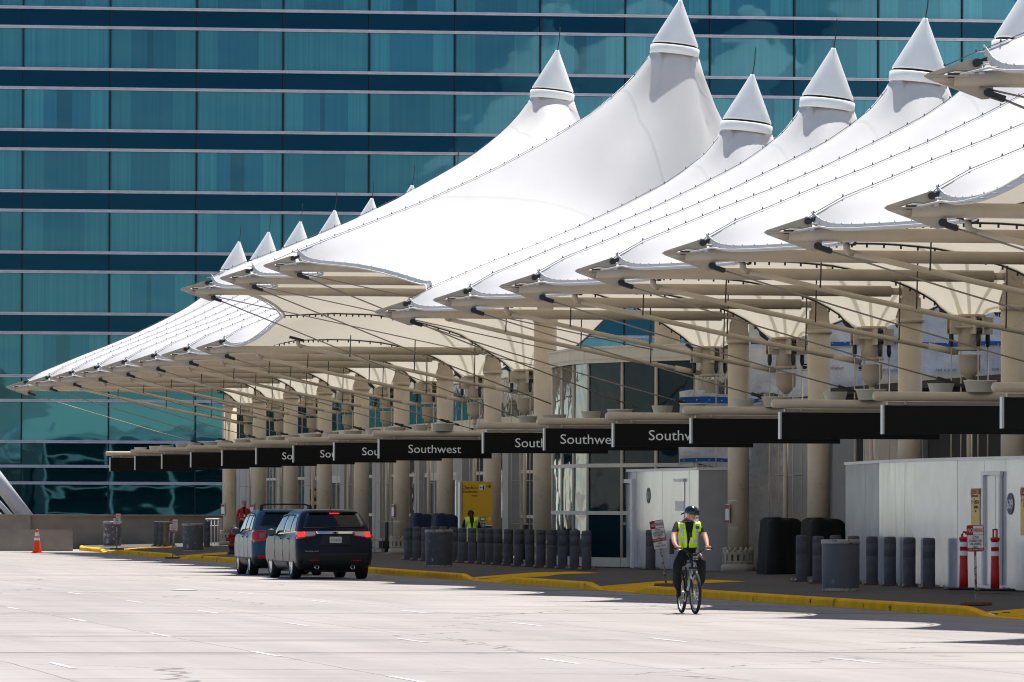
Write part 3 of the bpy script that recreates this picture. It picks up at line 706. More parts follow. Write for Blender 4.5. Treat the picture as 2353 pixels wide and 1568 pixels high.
for x, X, lab in BL:
    p = atX(x, 1250, X); z = walk_z(X, p.y)
    if first: o = B0; o.location = (X, p.y, z); first = False
    else: o = dup(B0, loc=(X, p.y, z))
    o['label'] = lab; o.rotation_euler.z = random.uniform(-.1, .1)
# ------------------------------------------------------------------ barrels, signs, small street things
def barrel(x0, x1, yb, X, lab, dth):
    c = atX((x0+x1)/2, 1300, X); z = walk_z(X, c.y)
    o = thing('barrel', lab, 'barrel', (X, c.y, z), 'big grey drum shaped litter barrels')
    m = mat('barrel_paint', (.10, .105, .12), .6, var=.12, vs=4, dirt=(.42, .40, .33), ds=5.5, dth=dth, bump=.2, bs=30)
    MB().lathe([(.36, 0), (.365, .05), (.375, .5), (.372, .93)], n=36, cap=False).build('body', m, o)
    MB().lathe([(.385, .93), (.39, .94), (.39, 1.0), (.375, 1.015), (.30, 1.005), (.30, .9), (.0001, .9)], n=36, cap=False).build('rim', mat('barrel_rim', (.30, .29, .28), .5, metal=.4, dirt=(.12, .08, .05), ds=7, dth=.55), o)
    MB().lathe([(.366, .0), (.37, .035), (.368, .05)], n=36, cap=False).build('worn_foot', mat('worn_cream', (.42, .38, .29), .8, dirt=(.1, .1, .11), ds=14, dth=.52), o)
barrel(237, 279, 1261, 27.4, 'farthest grey barrel with big flaked paint patches, behind the leftmost no parking sign', .57)
barrel(419, 467, 1273, 27.2, 'far grey barrel with a flaked foot, right of the second no parking sign', .61)
barrel(977, 1040, 1309, 27.2, 'grey barrel with a flaked vertical scar in front of the middle row of bollards', .63)
barrel(1888, 1975, 1365, 27.5, 'nearest grey barrel with fine white scratches, in front of the right bollards', .655)
def npsign(x, yb, lab, rx=0., ry=0., waiting=False, anyt=False, pole=1.06, grp='no parking signs on rusty stands'):
    p = atZ(x, yb, .18); p = Vector((p.x, p.y, walk_z(p.x, p.y)))
    o = thing('no_parking_sign', lab, 'sign', p, grp)
    lx = {0: 0}; MB().lathe([(.27, 0), (.28, .015), (.28, .05), (.26, .065), (.03, .07)], n=24).build('base', RUST, o)
    R = Matrix.Rotation(ry, 4, 'Y')@Matrix.Rotation(rx, 4, 'Z')
    b = MB(); b.tube([R@Vector((0, 0, .06)), R@Vector((0, 0, 1.30))], .022, 8); b.build('pole', RUSTP, o)
    W, H, z0 = .305, .457, .93 if not waiting else 1.0
    def rr(x0, z0, x1, z1, r, y):
        q = []
        for cx, cz, a0 in ((x1-r, z1-r, 0), (x0+r, z1-r, 90), (x0+r, z0+r, 180), (x1-r, z0+r, 270)):
            for k in range(4): a = math.radians(a0+k*30); q.append(R@Vector((cx+r*math.cos(a), y, cz+r*math.sin(a))))
        return q
    def plate(x0, z0_, x1, z1, r, y, m, nm, par):
        b = MB(); b.prism(rr(x0, z0_, x1, z1, r, y), R.to_3x3()@Vector((0, .004, 0))); return b.build(nm, m, par)
    bo = plate(-W/2, z0, W/2, z0+H, .03, -.03, SIGNR, 'board', o)
    plate(-W/2+.012, z0+.062, W/2-.012, z0+H-.175+.0, .008, -.034, SIGNW, 'white_field', bo)
    plate(-W/2+.115, z0+H-.165, W/2-.012, z0+H-.012, .008, -.0345, SIGNW, 'white_field', bo)
    T4 = lambda x, z: R@face_south(x, -.0385, z)
    text('NO', .10, SIGNW, T4(-W/2+.014, z0+H-.125), bo, ext=.001, sx=.62)
    text('PARKING', .095, SIGNR, T4(-W/2+.12, z0+H-.12), bo, ext=.001, sx=.42)
    rowsT = ('ANY', 'TIME', '\u2194') if anyt else ('ACTIVE', 'LOADING AND', 'UNLOADING', '- ONLY -')
    sz = .095 if anyt else .062
    for k, t in enumerate(rowsT): text(t, sz, TXTB, T4(0, z0+H-.235-k*(.075 if anyt else .055)), bo, ext=.001, sx=(.68 if anyt else .55), align='CENTER')
    text('TOW AWAY ZONE', .047, SIGNW, T4(0, z0+.018), bo, ext=.001, sx=.66, align='CENTER')
    if waiting:
        wo = plate(-.14, z0-.16, .15, z0-.01, .02, -.036, SIGNW, 'lower_board', o)
        for k, t in enumerate(('NO', 'WAITING')): text(t, .07, TXTB, T4(.005, z0-.07-k*.062), wo, ext=.001, sx=.8, align='CENTER')
    return o
npsign(2243, 1390, 'no parking sign on a rusty pole at right, in front of the orange delineators', ry=-.02)
npsign(1532, 1342, 'tilted no parking sign with a NO WAITING plate behind the cyclist', ry=-.17, waiting=True)
npsign(268, 1262.5, 'farthest no parking ANY TIME sign in front of the farthest barrel', anyt=True)
npsign(397, 1272.5, 'far slightly leaning no parking sign between the two far barrels', ry=.02)
def delineator(x, yb, lab, round_top):
    q_ = wp(x, 121.0 if round_top else 119.8); p = Vector((*q_, .29))
    o = thing('delineator', lab, 'traffic post', p, 'orange delineator posts by the hoarding door'); s = 2
    MB().box((0, 0, .025), (.70, .42, .05)).build('base', PLASTB, o, bev=.02)
    MB().lathe([(.085, .05), (.082, .3), (.075, .62), (.073, .95), (.09, .955), (.09, 1.0), (.05, 1.02)], n=16).build('post', REDP, o)
    for z in (.66, .83): MB().lathe([(.079, z), (.0785, z+.09)], n=16, cap=False).build('reflective_band', REFL, o)
    b = MB()
    if round_top: b.tube([(-.03, 0, 1.0), (-.03, 0, 1.06), (0, 0, 1.11), (.045, 0, 1.10), (.05, 0, 1.06)], .025, 8)
    else: b.box((-.035, 0, 1.08), (.025, .05, .18)); b.box((.035, 0, 1.08), (.025, .05, .18)); b.box((0, 0, 1.16), (.07, .05, .03))
    b.build('grip', REDP, o)
delineator(2214.5, 1345.5, 'orange delineator post with a hook top, left of the hoarding door', True)
delineator(2286.5, 1350, 'orange delineator post with a slotted top in front of the hoarding door', False)
c = atZ(85, 1271.5, 0)
o = thing('traffic_cone', 'orange traffic cone with white bands in front of the concrete barrier', 'cone', c)
MB().box((0, 0, .02), (.46, .46, .04)).build('base', ORANGE, o, bev=.015); MB().lathe([(.19, .04), (.165, .12), (.05, .90), (.035, .93)], n=20).build('cone', ORANGE, o)
for z0, z1 in ((.5, .6), (.66, .80)): MB().lathe([(.165-(z0-.12)*.1474+.004, z0), (.165-(z1-.12)*.1474+.004, z1)], n=20, cap=False).build('reflective_band', REFL, o)
p = atX(534, 1256, 27.0)
o = thing('fire_hydrant', 'dark red fire hydrant beside the parked blue car', 'hydrant', (27.0, p.y, walk_z(27, p.y)))
MB().lathe([(.17, 0), (.17, .06), (.11, .08), (.11, .22), (.16, .24), (.16, .28)], n=16).build('foot', DKST, o)
MB().lathe([(.15, .28), (.15, .33), (.12, .35), (.12, .62), (.16, .64), (.16, .68), (.13, .70), (.12, .80), (.08, .88), (.03, .90), (.03, .94)], n=16).build('barrel', HYDR, o)
b = MB(); b.cyl((-.24, 0, .52), (.24, 0, .52), .065, n=10); b.cyl((0, 0, .52), (0, -.22, .52), .08, n=10); b.build('nozzles', HYDR, o)
p = atX(220, 1256, 28.0)
o = thing('litter_bin', 'small dark slatted litter bin against the far concrete wall', 'bin', (28.0, p.y, walk_z(28, p.y)))
b = MB(); b.lathe([(.20, 0), (.22, .1), (.26, .72)], n=16)
for k in range(16): a = k*PI/8; b.tube([(.21*math.cos(a), .21*math.sin(a), .02), (.275*math.cos(a), .275*math.sin(a), .70), (.33*math.cos(a), .33*math.sin(a), .80)], .014, 5)
b.build('body', PLASTB, o); MB().lathe([(.27, .72), (.31, .74), (.31, .78), (.27, .79)], n=16).build('rim', PLASTB, o)
b = MB(); b.box((0, -.25, .36), (.16, .01, .17)); b.build('label', SIGNW, o); MB().box((0, -.252, .22), (.2, .01, .09)).build('red_label', SIGNR, o)
# railing and low wall at the far left of the colonnade
p = atX(483, 1240, 31.2)
o = thing('guard_rail', 'small white guard rail beside the far brown low wall', 'railing', (31.2, p.y, .3))
b = MB()
for k in range(5): b.cyl((-.1+k*.14, 0, 0), (-.1+k*.14, 0, 1.02), .022, n=6)
b.cyl((-.2, 0, 1.02), (.52, 0, 1.02), .035, n=8); b.cyl((-.2, 0, .75), (.52, 0, .75), .02, n=6); b.build('rails', SIGNW, o)
p = atX(508, 1240, 31.6); tag(MB().box((31.6+.25, p.y, .82), (.55, .8, 1.1)).build('low_wall', CONCR), 'short brown concrete pier left of the farthest column', 'wall')
for x, lab in ((880, 'white concrete bench between two columns right of the dark car'), (805, 'white concrete bench hidden behind the dark car')):
    p = atX(x, 1260, 31.9); o = thing('bench', lab, 'bench', (31.9, p.y, .3)); MB().box((.1, 0, .42), (.75, 3.2, .09)).build('seat', PRECAST, o, bev=.02); MB().box((.1, 0, .2), (.4, .6, .36)).build('support', DARKIN, o); MB().box((.1, 0, .06), (.8, 3.2, .12)).build('plinth', PRECAST, o)
# yellow check-in totem
p = atX(1096, 1290, 30.1); S = 80.2
o = thing('check_in_totem', 'yellow and grey check-in information totem behind the guard', 'sign', (30.1, p.y, .29))
zt = atY(1096, 1107.5, p.y).z-.29; zm = atY(1096, 1208, p.y).z-.29; wx = 35.5/S
MB().box((0, .12, zt/2), (2*wx, .24, zt)).build('body', SIGNG, o, bev=.01); MB().box((-wx-.05, .1, zt/2), (.07, .3, zt)).build('side_fin', ALU, o)
pn = MB().box((0, -.012, (zt+zm)/2), (2*wx, .02, zt-zm)).build('yellow_panel', SIGNY, o); MB().box((0, -.026, zm), (2*wx, .006, .025)).build('divider', SIGNW, o)
def tt(s, x, y, size, m, al='RIGHT', sx=1.): q = atY(x, y, p.y); text(s, size, m, face_south(q.x-30.1, -.03, q.z-.29), o, 'sign_words', .001, sx, al)
tt('Check-in', 1097.5, 1124.5, .15, TXTB, sx=.88); tt('Southwest', 1097.5, 1133, .115, TXTB, sx=.9); tt('Alaska', 1097.5, 1141, .075, TXTB)
def bx(x0, x1, y0, y1, m, nm, dy=.024):
    a = atY(x0, y0, p.y); c = atY(x1, y1, p.y); return MB(o.location).span((a.x, p.y-dy-.006, c.z), (c.x, p.y-dy, a.z)).build(nm, m, o)
bx(1101.5, 1114, 1114, 1127, SIGNW, 'pictogram'); bx(1103, 1105, 1119, 1122, TXTB, 'pictogram_figure', .032); bx(1109.5, 1112, 1116, 1126, TXTB, 'pictogram_figure', .032); bx(1103, 1110, 1120.5, 1121.7, TXTB, 'pictogram_figure', .032)
for y, m in ((1117.8, TXTB), (1193, SIGNW)):
    bx(1118, 1127, y-.7, y+.7, m, 'arrow')
    a = atY(1127.6, y, p.y); b = MB(o.location)
    for s in (-1, 1): b.prism([(a.x, p.y-.034, a.z), (a.x-.055, p.y-.034, a.z+s*.055), (a.x-.075, p.y-.034, a.z+s*.04), (a.x-.02, p.y-.034, a.z)], (0, .004, 0))
    b.build('arrow_head', m, o)
tt('Transit Center', 1100, 1194.5, .07, SIGNW, sx=.9); bx(1103, 1114.5, 1187.5, 1198, GREEN, 'green_pictogram'); bx(1104.8, 1112.8, 1190, 1195.5, SIGNW, 'green_pictogram_bus', .031)
bx(1105, 1114.5, 1201.5, 1212, BLUE, 'blue_pictogram'); tt('P', 1112.6, 1210.3, .11, SIGNW)
p = atX(722, 1138, 31.9); q = MB((31.9, p.y, 1.5))
o = thing('luggage_cart_poster', 'dark poster with an orange luggage cart behind the parked cars', 'sign', (31.9, p.y, 1.2))
a0 = atY(713, 1123, p.y); a1 = atY(731, 1165, p.y)
MB(o.location).span((a0.x, p.y, a1.z-.1), (a1.x, p.y+.06, a0.z)).build('board', PLASTB, o)
b = MB(o.location); g = lambda x, y: atY(x, y, p.y-.01)
for x0, x1, y0, y1 in ((717.5, 724.5, 1128.5, 1138.5), (715.8, 726, 1139.5, 1141), (725, 726.2, 1127, 1141), (717, 718.6, 1141, 1143.6), (722.8, 724.4, 1141, 1143.6), (719.5, 722.5, 1127, 1128.5)):
    u, v = g(x0, y0), g(x1, y1); b.span((u.x, p.y-.02, v.z), (v.x, p.y-.004, u.z))
b.build('cart_pictogram', POSTER, o); u, v = g(713.6, 1152), g(730.4, 1160); MB(o.location).span((u.x, p.y-.02, v.z), (v.x, p.y-.004, u.z)).build('orange_strip', POSTER, o)
# ------------------------------------------------------------------ canopy supports: column, head, boom, nose, stay
CX = 31.38; PXK = 31.55
HIGH = {-6: 1, -5: 0, -4: 1, 4: 1, 5: 0, 6: 1}                  # bays of the raised canopies (1: has a mast peak and thick column)
def tipof(i): return (20.85, 8.0) if i in HIGH else (22.38, 6.56)
def support(high, col, peak):
    tx, tz = (20.85, 8.0) if high else (22.38, 6.56)
    o = thing('canopy_support', '', 'column', (CX, 0, 0)); r = .325 if high else .262; topz = 7.26 if high else 5.95
    ax = tz-.035; X = lambda x: x-CX
    if col:
        MB().cyl((0, 0, .3), (0, 0, topz-.06), r, n=36).build('column', BEIGE, o)
        MB().lathe([(r+.035, topz-.1), (r+.035, topz), (.02, topz+.005)], n=28).build('column_cap', BEIGE2, o)
        MB().lathe([(.43, .27), (.43, .40), (.415, .44), (.38, .47), (.36, .52), (r, .53)], n=32).build('column_base', PRECAST, o)
        b = MB(); n = 16
        for k in range(n):
            a = 2*PI*k/n; q = Matrix.Rotation(a, 3, 'Z')
            b.box(q@Vector((.355, 0, .62)), (.06, .096, .24), M=q); b.lathe([(.055, .78), (.05, .84), (.022, .885), (.001, .89)], q@Vector((.35, 0, 0)), 8)
        b.lathe([(.385, .70), (.392, .73), (.388, .81), (.33, .82), (.33, .70)], n=32, cap=False); b.lathe([(.31, .51), (.385, .51), (.385, .545), (.31, .55)], n=32, cap=False)
        b.build('arcaded_ring', PRECAST, o)
        b = MB()                                                # tapered head plates and hinge disc
        for s in (-1, 1):
            b.prism([(-.30, s*.09, topz), (.26, s*.09, topz), (.17, s*.09, topz+.42), (.16, s*.09, ax+.1), (-.13, s*.09, ax+.1), (-.17, s*.09, topz+.42)], (0, s*.03, 0))
        b.box((0, 0, topz+.22), (.46, .05, .44)); b.cyl((0, -.14, ax), (0, .14, ax), .20, n=20); b.cyl((0, -.17, ax), (0, .17, ax), .07, n=12)
        b.build('hinge_head', BEIGE2, o)
    e = X(30.95) if col else X(32.2)
    b = MB(); b.cyl((X(tx+.42), 0, ax), (e, 0, ax), .118, n=20); b.cyl((e, 0, ax), (e+.25, 0, ax), .075, n=14); b.build('boom', BEIGE2, o)
    b = MB(); t = X(tx)
    b.prism([(t, -.02, tz-.01), (t+.04, -.02, tz+.03), (t+.70, -.02, tz+.25), (t+.78, -.02, tz+.255), (t+.84, -.02, tz+.20), (t+.84, -.02, tz-.05), (t+1.0, -.02, tz-.13), (t+1.02, -.02, tz-.26), (t+.95, -.02, tz-.32), (t+.85, -.02, tz-.33), (t+.05, -.02, tz-.045)], (0, .04, 0))
    b.prism([(t, 0, tz-.02), (t+.30, -.13, tz-.02), (t+.62, -.15, tz-.02), (t+.62, .15, tz-.02), (t+.30, .13, tz-.02)], (0, 0, .025))
    b.lathe([(.03, 0), (.118, .36)], (t+.10, 0, tz-.035), 16, Matrix.Rotation(PI/2, 3, 'Y')); b.build('nose_plate', BEIGE2, o)
    f = MB()
    f.cyl((t+.76, -.09, tz+.19), (t+.76, .09, tz+.19), .06, n=12); f.box((t+.84, 0, tz+.215), (.18, .14, .07), M=Matrix.Rotation(-.35, 3, 'Y'))
    f.box((t+.44, -.06, tz), (.22, .10, .07)); f.box((t+.44, .06, tz), (.22, .10, .07)); f.build('ridge_cable_clevis', DKST, o)
    f = MB()
    f.cyl((t+.93, -.10, tz-.23), (t+.93, .10, tz-.23), .062, n=12); f.box((t+1.06, 0, tz-.285), (.24, .15, .085), M=Matrix.Rotation(.30, 3, 'Y')); f.build('stay_clevis', DKST, o)
    if col and not high:
        a = Vector((t+1.1, 0, tz-.30)); c = Vector((X(30.62), -.12, 4.22)); d = c-a
        MB().tube([a, a+d*.3+Vector((0, 0, -.03)), a+d*.7+Vector((0, 0, -.03)), a+d*.885], .017, 6).build('stay_cable', mat('stay_wire', (.26, .23, .20), .5, metal=.3), o)
        b = MB(); q = a+d*.885; n = d.normalized(); R = d.to_track_quat('X', 'Z').to_matrix()
        b.box(q+n*.08, (.22, .09, .07), M=R); b.cyl(q+n*.20+Vector((0, -.06, 0)), q+n*.20+Vector((0, .06, 0)), .055, n=10); b.box(q+n*.36, (.30, .035, .045), M=R); b.box(q+n*.50, (.12, .08, .06), M=R)
        for s in (-1, 1): b.cyl(q+n*.5+Vector((0, s*.03, 0)), q+n*.98+Vector((0, s*.03, 0)), .011, n=6)
        b.box(q+n*.98, (.06, .09, .06), M=R); b.build('turnbuckle', DKST, o)
        b = MB(); b.cyl((0, 0, 1.35), (0, 0, 1.36), r+.004, n=28, cap=False); b.cyl((0, 0, 2.02), (0, 0, 2.03), r+.004, n=28, cap=False)
        b.build('sign_strap', ALU, o)
    elif high:
        a = Vector((t+1.1, 0, tz-.30)); c = Vector((X(30.62), -.1, 4.4)); MB().tube([a, a.lerp(c, .5)+Vector((0, 0, -.05)), c], .019, 6).build('stay_cable', mat('stay_wire', (.26, .23, .20), .5, metal=.3), o)
        MB().tube([(t+.8, -.05, tz-.16), (X(31.0), -.3, 5.9)], .016, 6).build('stay_cable', mat('stay_wire', (.26, .23, .20), .5, metal=.3), o)
    if peak:
        H = 15.0 if high else 12.47; Hc = H-1.40; R = Matrix.Rotation(math.radians(6.5), 3, 'Y'); c = Vector((X(PXK), 0, Hc))
        MB().lathe([(.60, -.06), (.635, -.055), (.64, -.04), (.64, .15), (.62, .165), (.56, .16)], c, 36, R, cap=False).build('cap_collar', WHITE, o)
        b = MB(); b.lathe([(.50, .13), (.50, .27)], c, 24, R, cap=False); b.build('cap_gap', DKST, o)
        MB().lathe([(.56, .215), (.595, .22), (.595, .25), (.06, 1.345), (.05, 1.38), (.001, 1.385)], c, 36, R, cap=False).build('peak_cap', WHITE, o)
        b = MB(); b.tube([c+R@Vector((0, 0, 1.32)), c+R@Vector((.02, 0, 1.7)), c+R@Vector((-.0, 0, 2.05))], .014, 6)
        for k in range(6): a = k*PI/3; b.cyl(c+R@Vector((.56*math.cos(a), .56*math.sin(a), .17)), c+R@Vector((.56*math.cos(a), .56*math.sin(a), .23)), .02, n=5)
        b.build('lightning_rod', DKST, o)
        MB().cyl((X(PXK-.02), 0, tz+.1), (X(PXK), 0, Hc), .11, n=12).build('mast', BEIGE2, o)
    return o
S_low = support(False, True, True); S_hi = support(True, True, True); S_mid = support(True, False, False)
ORD = ['first', 'second', 'third', 'fourth', 'fifth', 'sixth', 'seventh', 'eighth', 'ninth', 'tenth']
used = set()
for i in list(range(-4, 15)):
    src = (S_hi if HIGH.get(i) else S_mid) if i in HIGH else S_low
    if i == 4: lab = 'thick beige column with the tallest white peak, nearer of the raised canopy'
    elif i == 6: lab = 'thick beige column with a tall white peak, farther of the raised canopy'
    elif i == 5: lab = 'middle boom of the raised canopy, the one with no column below'
    elif i == -4: lab = 'big boom nose poking in at the top right edge'
    elif i <= 3:
        n = 3-i
        lab = ('slim beige column with visible ribbed base, by the hoarding numbered 611' if i == 3 else
               'slim beige column and boom rising behind the gap between the two black kiosks' if i == 2 else
               'slim beige column and boom rising behind the long white hoarding, left one' if i == 1 else
               'slim beige column and boom at the right picture edge' if i == 0 else
               '%s boom to the right of the column at the right edge' % ORD[-i-1])
    else: lab = '%s slim column with boom and peak left of the raised canopy, counting leftward' % ORD[i-7]
    if i == 14: lab = 'farthest slim column with boom and peak, at the left end of the canopy row'
    if src in used: o = dup(src)
    else: o = src; used.add(src)
    o.location = (CX, YC(i), 0); o['label'] = lab; o['group'] = 'beige canopy columns with booms'
# ------------------------------------------------------------------ tent membranes
RL = [(23.13, 6.76), (23.25, 6.86), (23.76, 7.15), (24.28, 7.36), (25.32, 7.80), (26.37, 8.21), (27.42, 8.66), (28.47, 9.17), (29.52, 9.72), (30.05, 10.08), (30.5, 10.43), (30.75, 10.72), (30.92, 10.95), (30.97, 11.08), (31.55, 11.12), (32.13, 11.0), (32.22, 10.7), (32.5, 10.1), (33.1, 9.4), (34.2, 8.7), (35.2, 8.3)]
RH = [(21.15, 8.11), (21.61, 8.32), (22.7, 8.76), (23.8, 9.18), (24.9, 9.63), (26.0, 10.12), (27.1, 10.66), (28.2, 11.28), (28.8, 11.63), (29.34, 11.98), (29.89, 12.40), (30.23, 12.70), (30.5, 12.98), (30.75, 13.32), (30.92, 13.5), (30.97, 13.60), (31.55, 13.65), (32.13, 13.55), (32.22, 13.2), (32.5, 12.4), (33.1, 11.3), (34.2, 10.2), (35.2, 9.6)]
RM = [(21.15, 8.11), (22.7, 8.75), (24.9, 9.65), (27.1, 10.6), (29.0, 11.4), (30.5, 11.9), (31.55, 12.0), (33, 11.6), (35.2, 9.9)]
def ridge_of(i): return RM if HIGH.get(i) == 0 else (RH if i in HIGH else RL)
VL = [(24.9, 6.72), (26, 6.95), (27.1, 6.98), (27.8, 6.97), (28.4, 6.92), (28.8, 6.88), (29.85, 6.62), (30.2, 6.51), (30.5, 6.36), (30.8, 6.2), (31.0, 5.98), (31.2, 5.86)]
VH = [(24.48, 7.43), (25.9, 7.5), (27.1, 7.47), (28.4, 7.27), (29.6, 6.93), (30.3, 6.52), (30.9, 6.13), (31.2, 5.86)]
def zint(p, x): return float(np.interp(x, [q[0] for q in p], [q[1] for q in p]))
YS0 = [0, .15, .3, .45, .62, .85, 1.15, 1.5, 1.9, 2.35, 2.8, 3.2, 3.55, 3.82, 4.02, 4.2, 4.36, 4.572]
YS = YS0+[9.144-v for v in YS0[-2::-1]]
XS = list(np.linspace(22.4, 27, 15))+list(np.linspace(27.3, 30.0, 9))+[30.3, 30.6, 30.83, 30.95, 31.1, 31.25, 31.4, 31.55, 31.7, 31.85, 32.0, 32.15, 32.35, 32.65, 33.0, 33.5, 34.0, 34.6, 35.2]
NY, NX = len(YS), len(XS)
def bay_mesh(i):
    """tent cloth between boom i and boom i+1: ridges held up by the booms and masts, pulled down to the drum at mid bay; relaxed like a soap film"""
    hl, hr = i in HIGH, (i+1) in HIGH; t0, t1 = tipof(i), tipof(i+1); R0, R1 = ridge_of(i), ridge_of(i+1)
    hh = hl and hr; drum = not hh
    mx, mz = (23.0, 7.95) if hh else ((24.45, 7.42) if (hl or hr) else (24.9, 6.62))
    XX = np.zeros((NY, NX)); ZZ = np.zeros((NY, NX)); fix = np.zeros((NY, NX), bool)
    for a, y in enumerate(YS):
        v = y/9.144; k = 1-abs(2*v-1)**1.75; tx, tz = (t0 if v < .5 else t1); tx += .86 if not (hl if v < .5 else hr) else .9
        xf = tx+(mx-tx)*k; zr = zint(R0 if v < .5 else R1, tx); zl = (t0 if v < .5 else t1)[1]+.06; zf = zl+(mz-zl)*k**(2.6 if (hl or hr) else 1.2)+(zr-zl)*math.exp(-min(y, 9.144-y)/.22)
        xb = 35.2-(3.0 if drum else .6)*(1-abs(2*v-1)**1.5)
        for c, x in enumerate(XS):
            q = x
            if x < 27: q = xf+(x-22.4)*(27-xf)/4.6
            if x > 31.95: q = 31.95+(x-31.95)*(xb-31.95)/(35.2-31.95)
            XX[a, c] = q
        ZZ[a, 0] = zf; fix[a, 0] = True
        zb = (8.3 if not hl else 9.7)*(1-v)+(8.3 if not hr else 9.7)*v
        ZZ[a, -1] = zb-(zb-5.95)*(1-abs(2*v-1)**1.6) if drum else zb-1.2*(1-abs(2*v-1)**2); fix[a, -1] = True
    for a, R in ((0, R0), (NY-1, R1)):
        for c in range(NX): ZZ[a, c] = zint(R, XX[a, c]); fix[a, c] = True
        ZZ[a, 0] = zint(R, XX[a, 0])
    md = NY//2; V = (VH if (hl or hr) else VL) if drum else None
    if V:
        for c in range(NX):
            if XX[md, c] < 31.25: ZZ[md, c] = zint(V, XX[md, c]); fix[md, c] = True
        ZZ[md, 0] = V[0][1]
    XW = XX.copy(); YW = np.repeat(np.array(YS)[:, None], NX, 1).astype(float)
    for cy, cz, r, on in ((0, zint(R0, 31.55), .58, HIGH.get(i) != 0), (9.144, zint(R1, 31.55), .58, HIGH.get(i+1) != 0), (4.572, 5.86, .30, drum)):
        if not on: continue
        for a in range(NY):
            for c in range(NX):
                dx, dy = XX[a, c]-31.55, YW[a, c]-cy; m = max(abs(dx), abs(dy)); d = math.hypot(dx, dy)
                if m < 1e-6: fix[a, c] = True; ZZ[a, c] = cz; continue
                if m > 2.2: continue
                w_ = min(1, max(0, (m-r)/1.4)); w_ = w_*w_*(3-2*w_); f = (m/d)*(1-w_)+w_
                XW[a, c] = 31.55+dx*f; YW[a, c] = cy+dy*f if 0 < a < NY-1 else YW[a, c]
                if m <= r+.03: fix[a, c] = True; ZZ[a, c] = cz if cz < 7 else cz-.02
    lin = lambda a: ZZ[0]*(1-YS[a]/9.144)+ZZ[-1]*YS[a]/9.144
    for a in range(1, NY-1):
        m = ~fix[a]; ZZ[a][m] = (lin(a)-1.0)[m]
    dyp = np.diff(YS); wyu = np.zeros(NY); wyd = np.zeros(NY)
    for a in range(1, NY-1): wyu[a] = 2/(dyp[a]*(dyp[a]+dyp[a-1])); wyd[a] = 2/(dyp[a-1]*(dyp[a]+dyp[a-1]))
    dx = np.maximum(.02, np.diff(XX, axis=1)); s = dx[:, 1:]+dx[:, :-1]; wr = 2/(dx[:, 1:]*s); wl = 2/(dx[:, :-1]*s)*1.0
    wr = wr*.8; wl = wl*.8; A = wyu[1:-1, None]; B = wyd[1:-1, None]; C = wr[1:-1]; D = wl[1:-1]; free = ~fix[1:-1, 1:-1]; S = A+B+C+D
    K = np.ones((NY, NX))                                        # stiffer cloth near the mast rings, so the necks flare out
    for cy, on in ((0, HIGH.get(i) != 0), (9.144, HIGH.get(i+1) != 0)):
        if on: K *= np.clip(np.hypot(XX-31.55, np.array(YS)[:, None]-cy)/2.6, .12, 1)**-.85
    A = A*(K[2:, 1:-1]+K[1:-1, 1:-1])/2; B = B*(K[:-2, 1:-1]+K[1:-1, 1:-1])/2; C = C*(K[1:-1, 2:]+K[1:-1, 1:-1])/2; D = D*(K[1:-1, :-2]+K[1:-1, 1:-1])/2; S = A+B+C+D
    chk = (np.add.outer(np.arange(NY-2), np.arange(NX-2)) % 2).astype(bool)
    for it in range(900):
        for par in (chk, ~chk):
            Z = (A*ZZ[2:, 1:-1]+B*ZZ[:-2, 1:-1]+C*ZZ[1:-1, 2:]+D*ZZ[1:-1, :-2])/S; m = free & par
            ZZ[1:-1, 1:-1][m] += 1.75*(Z-ZZ[1:-1, 1:-1])[m]
    return XW, YW, ZZ
cache = {}
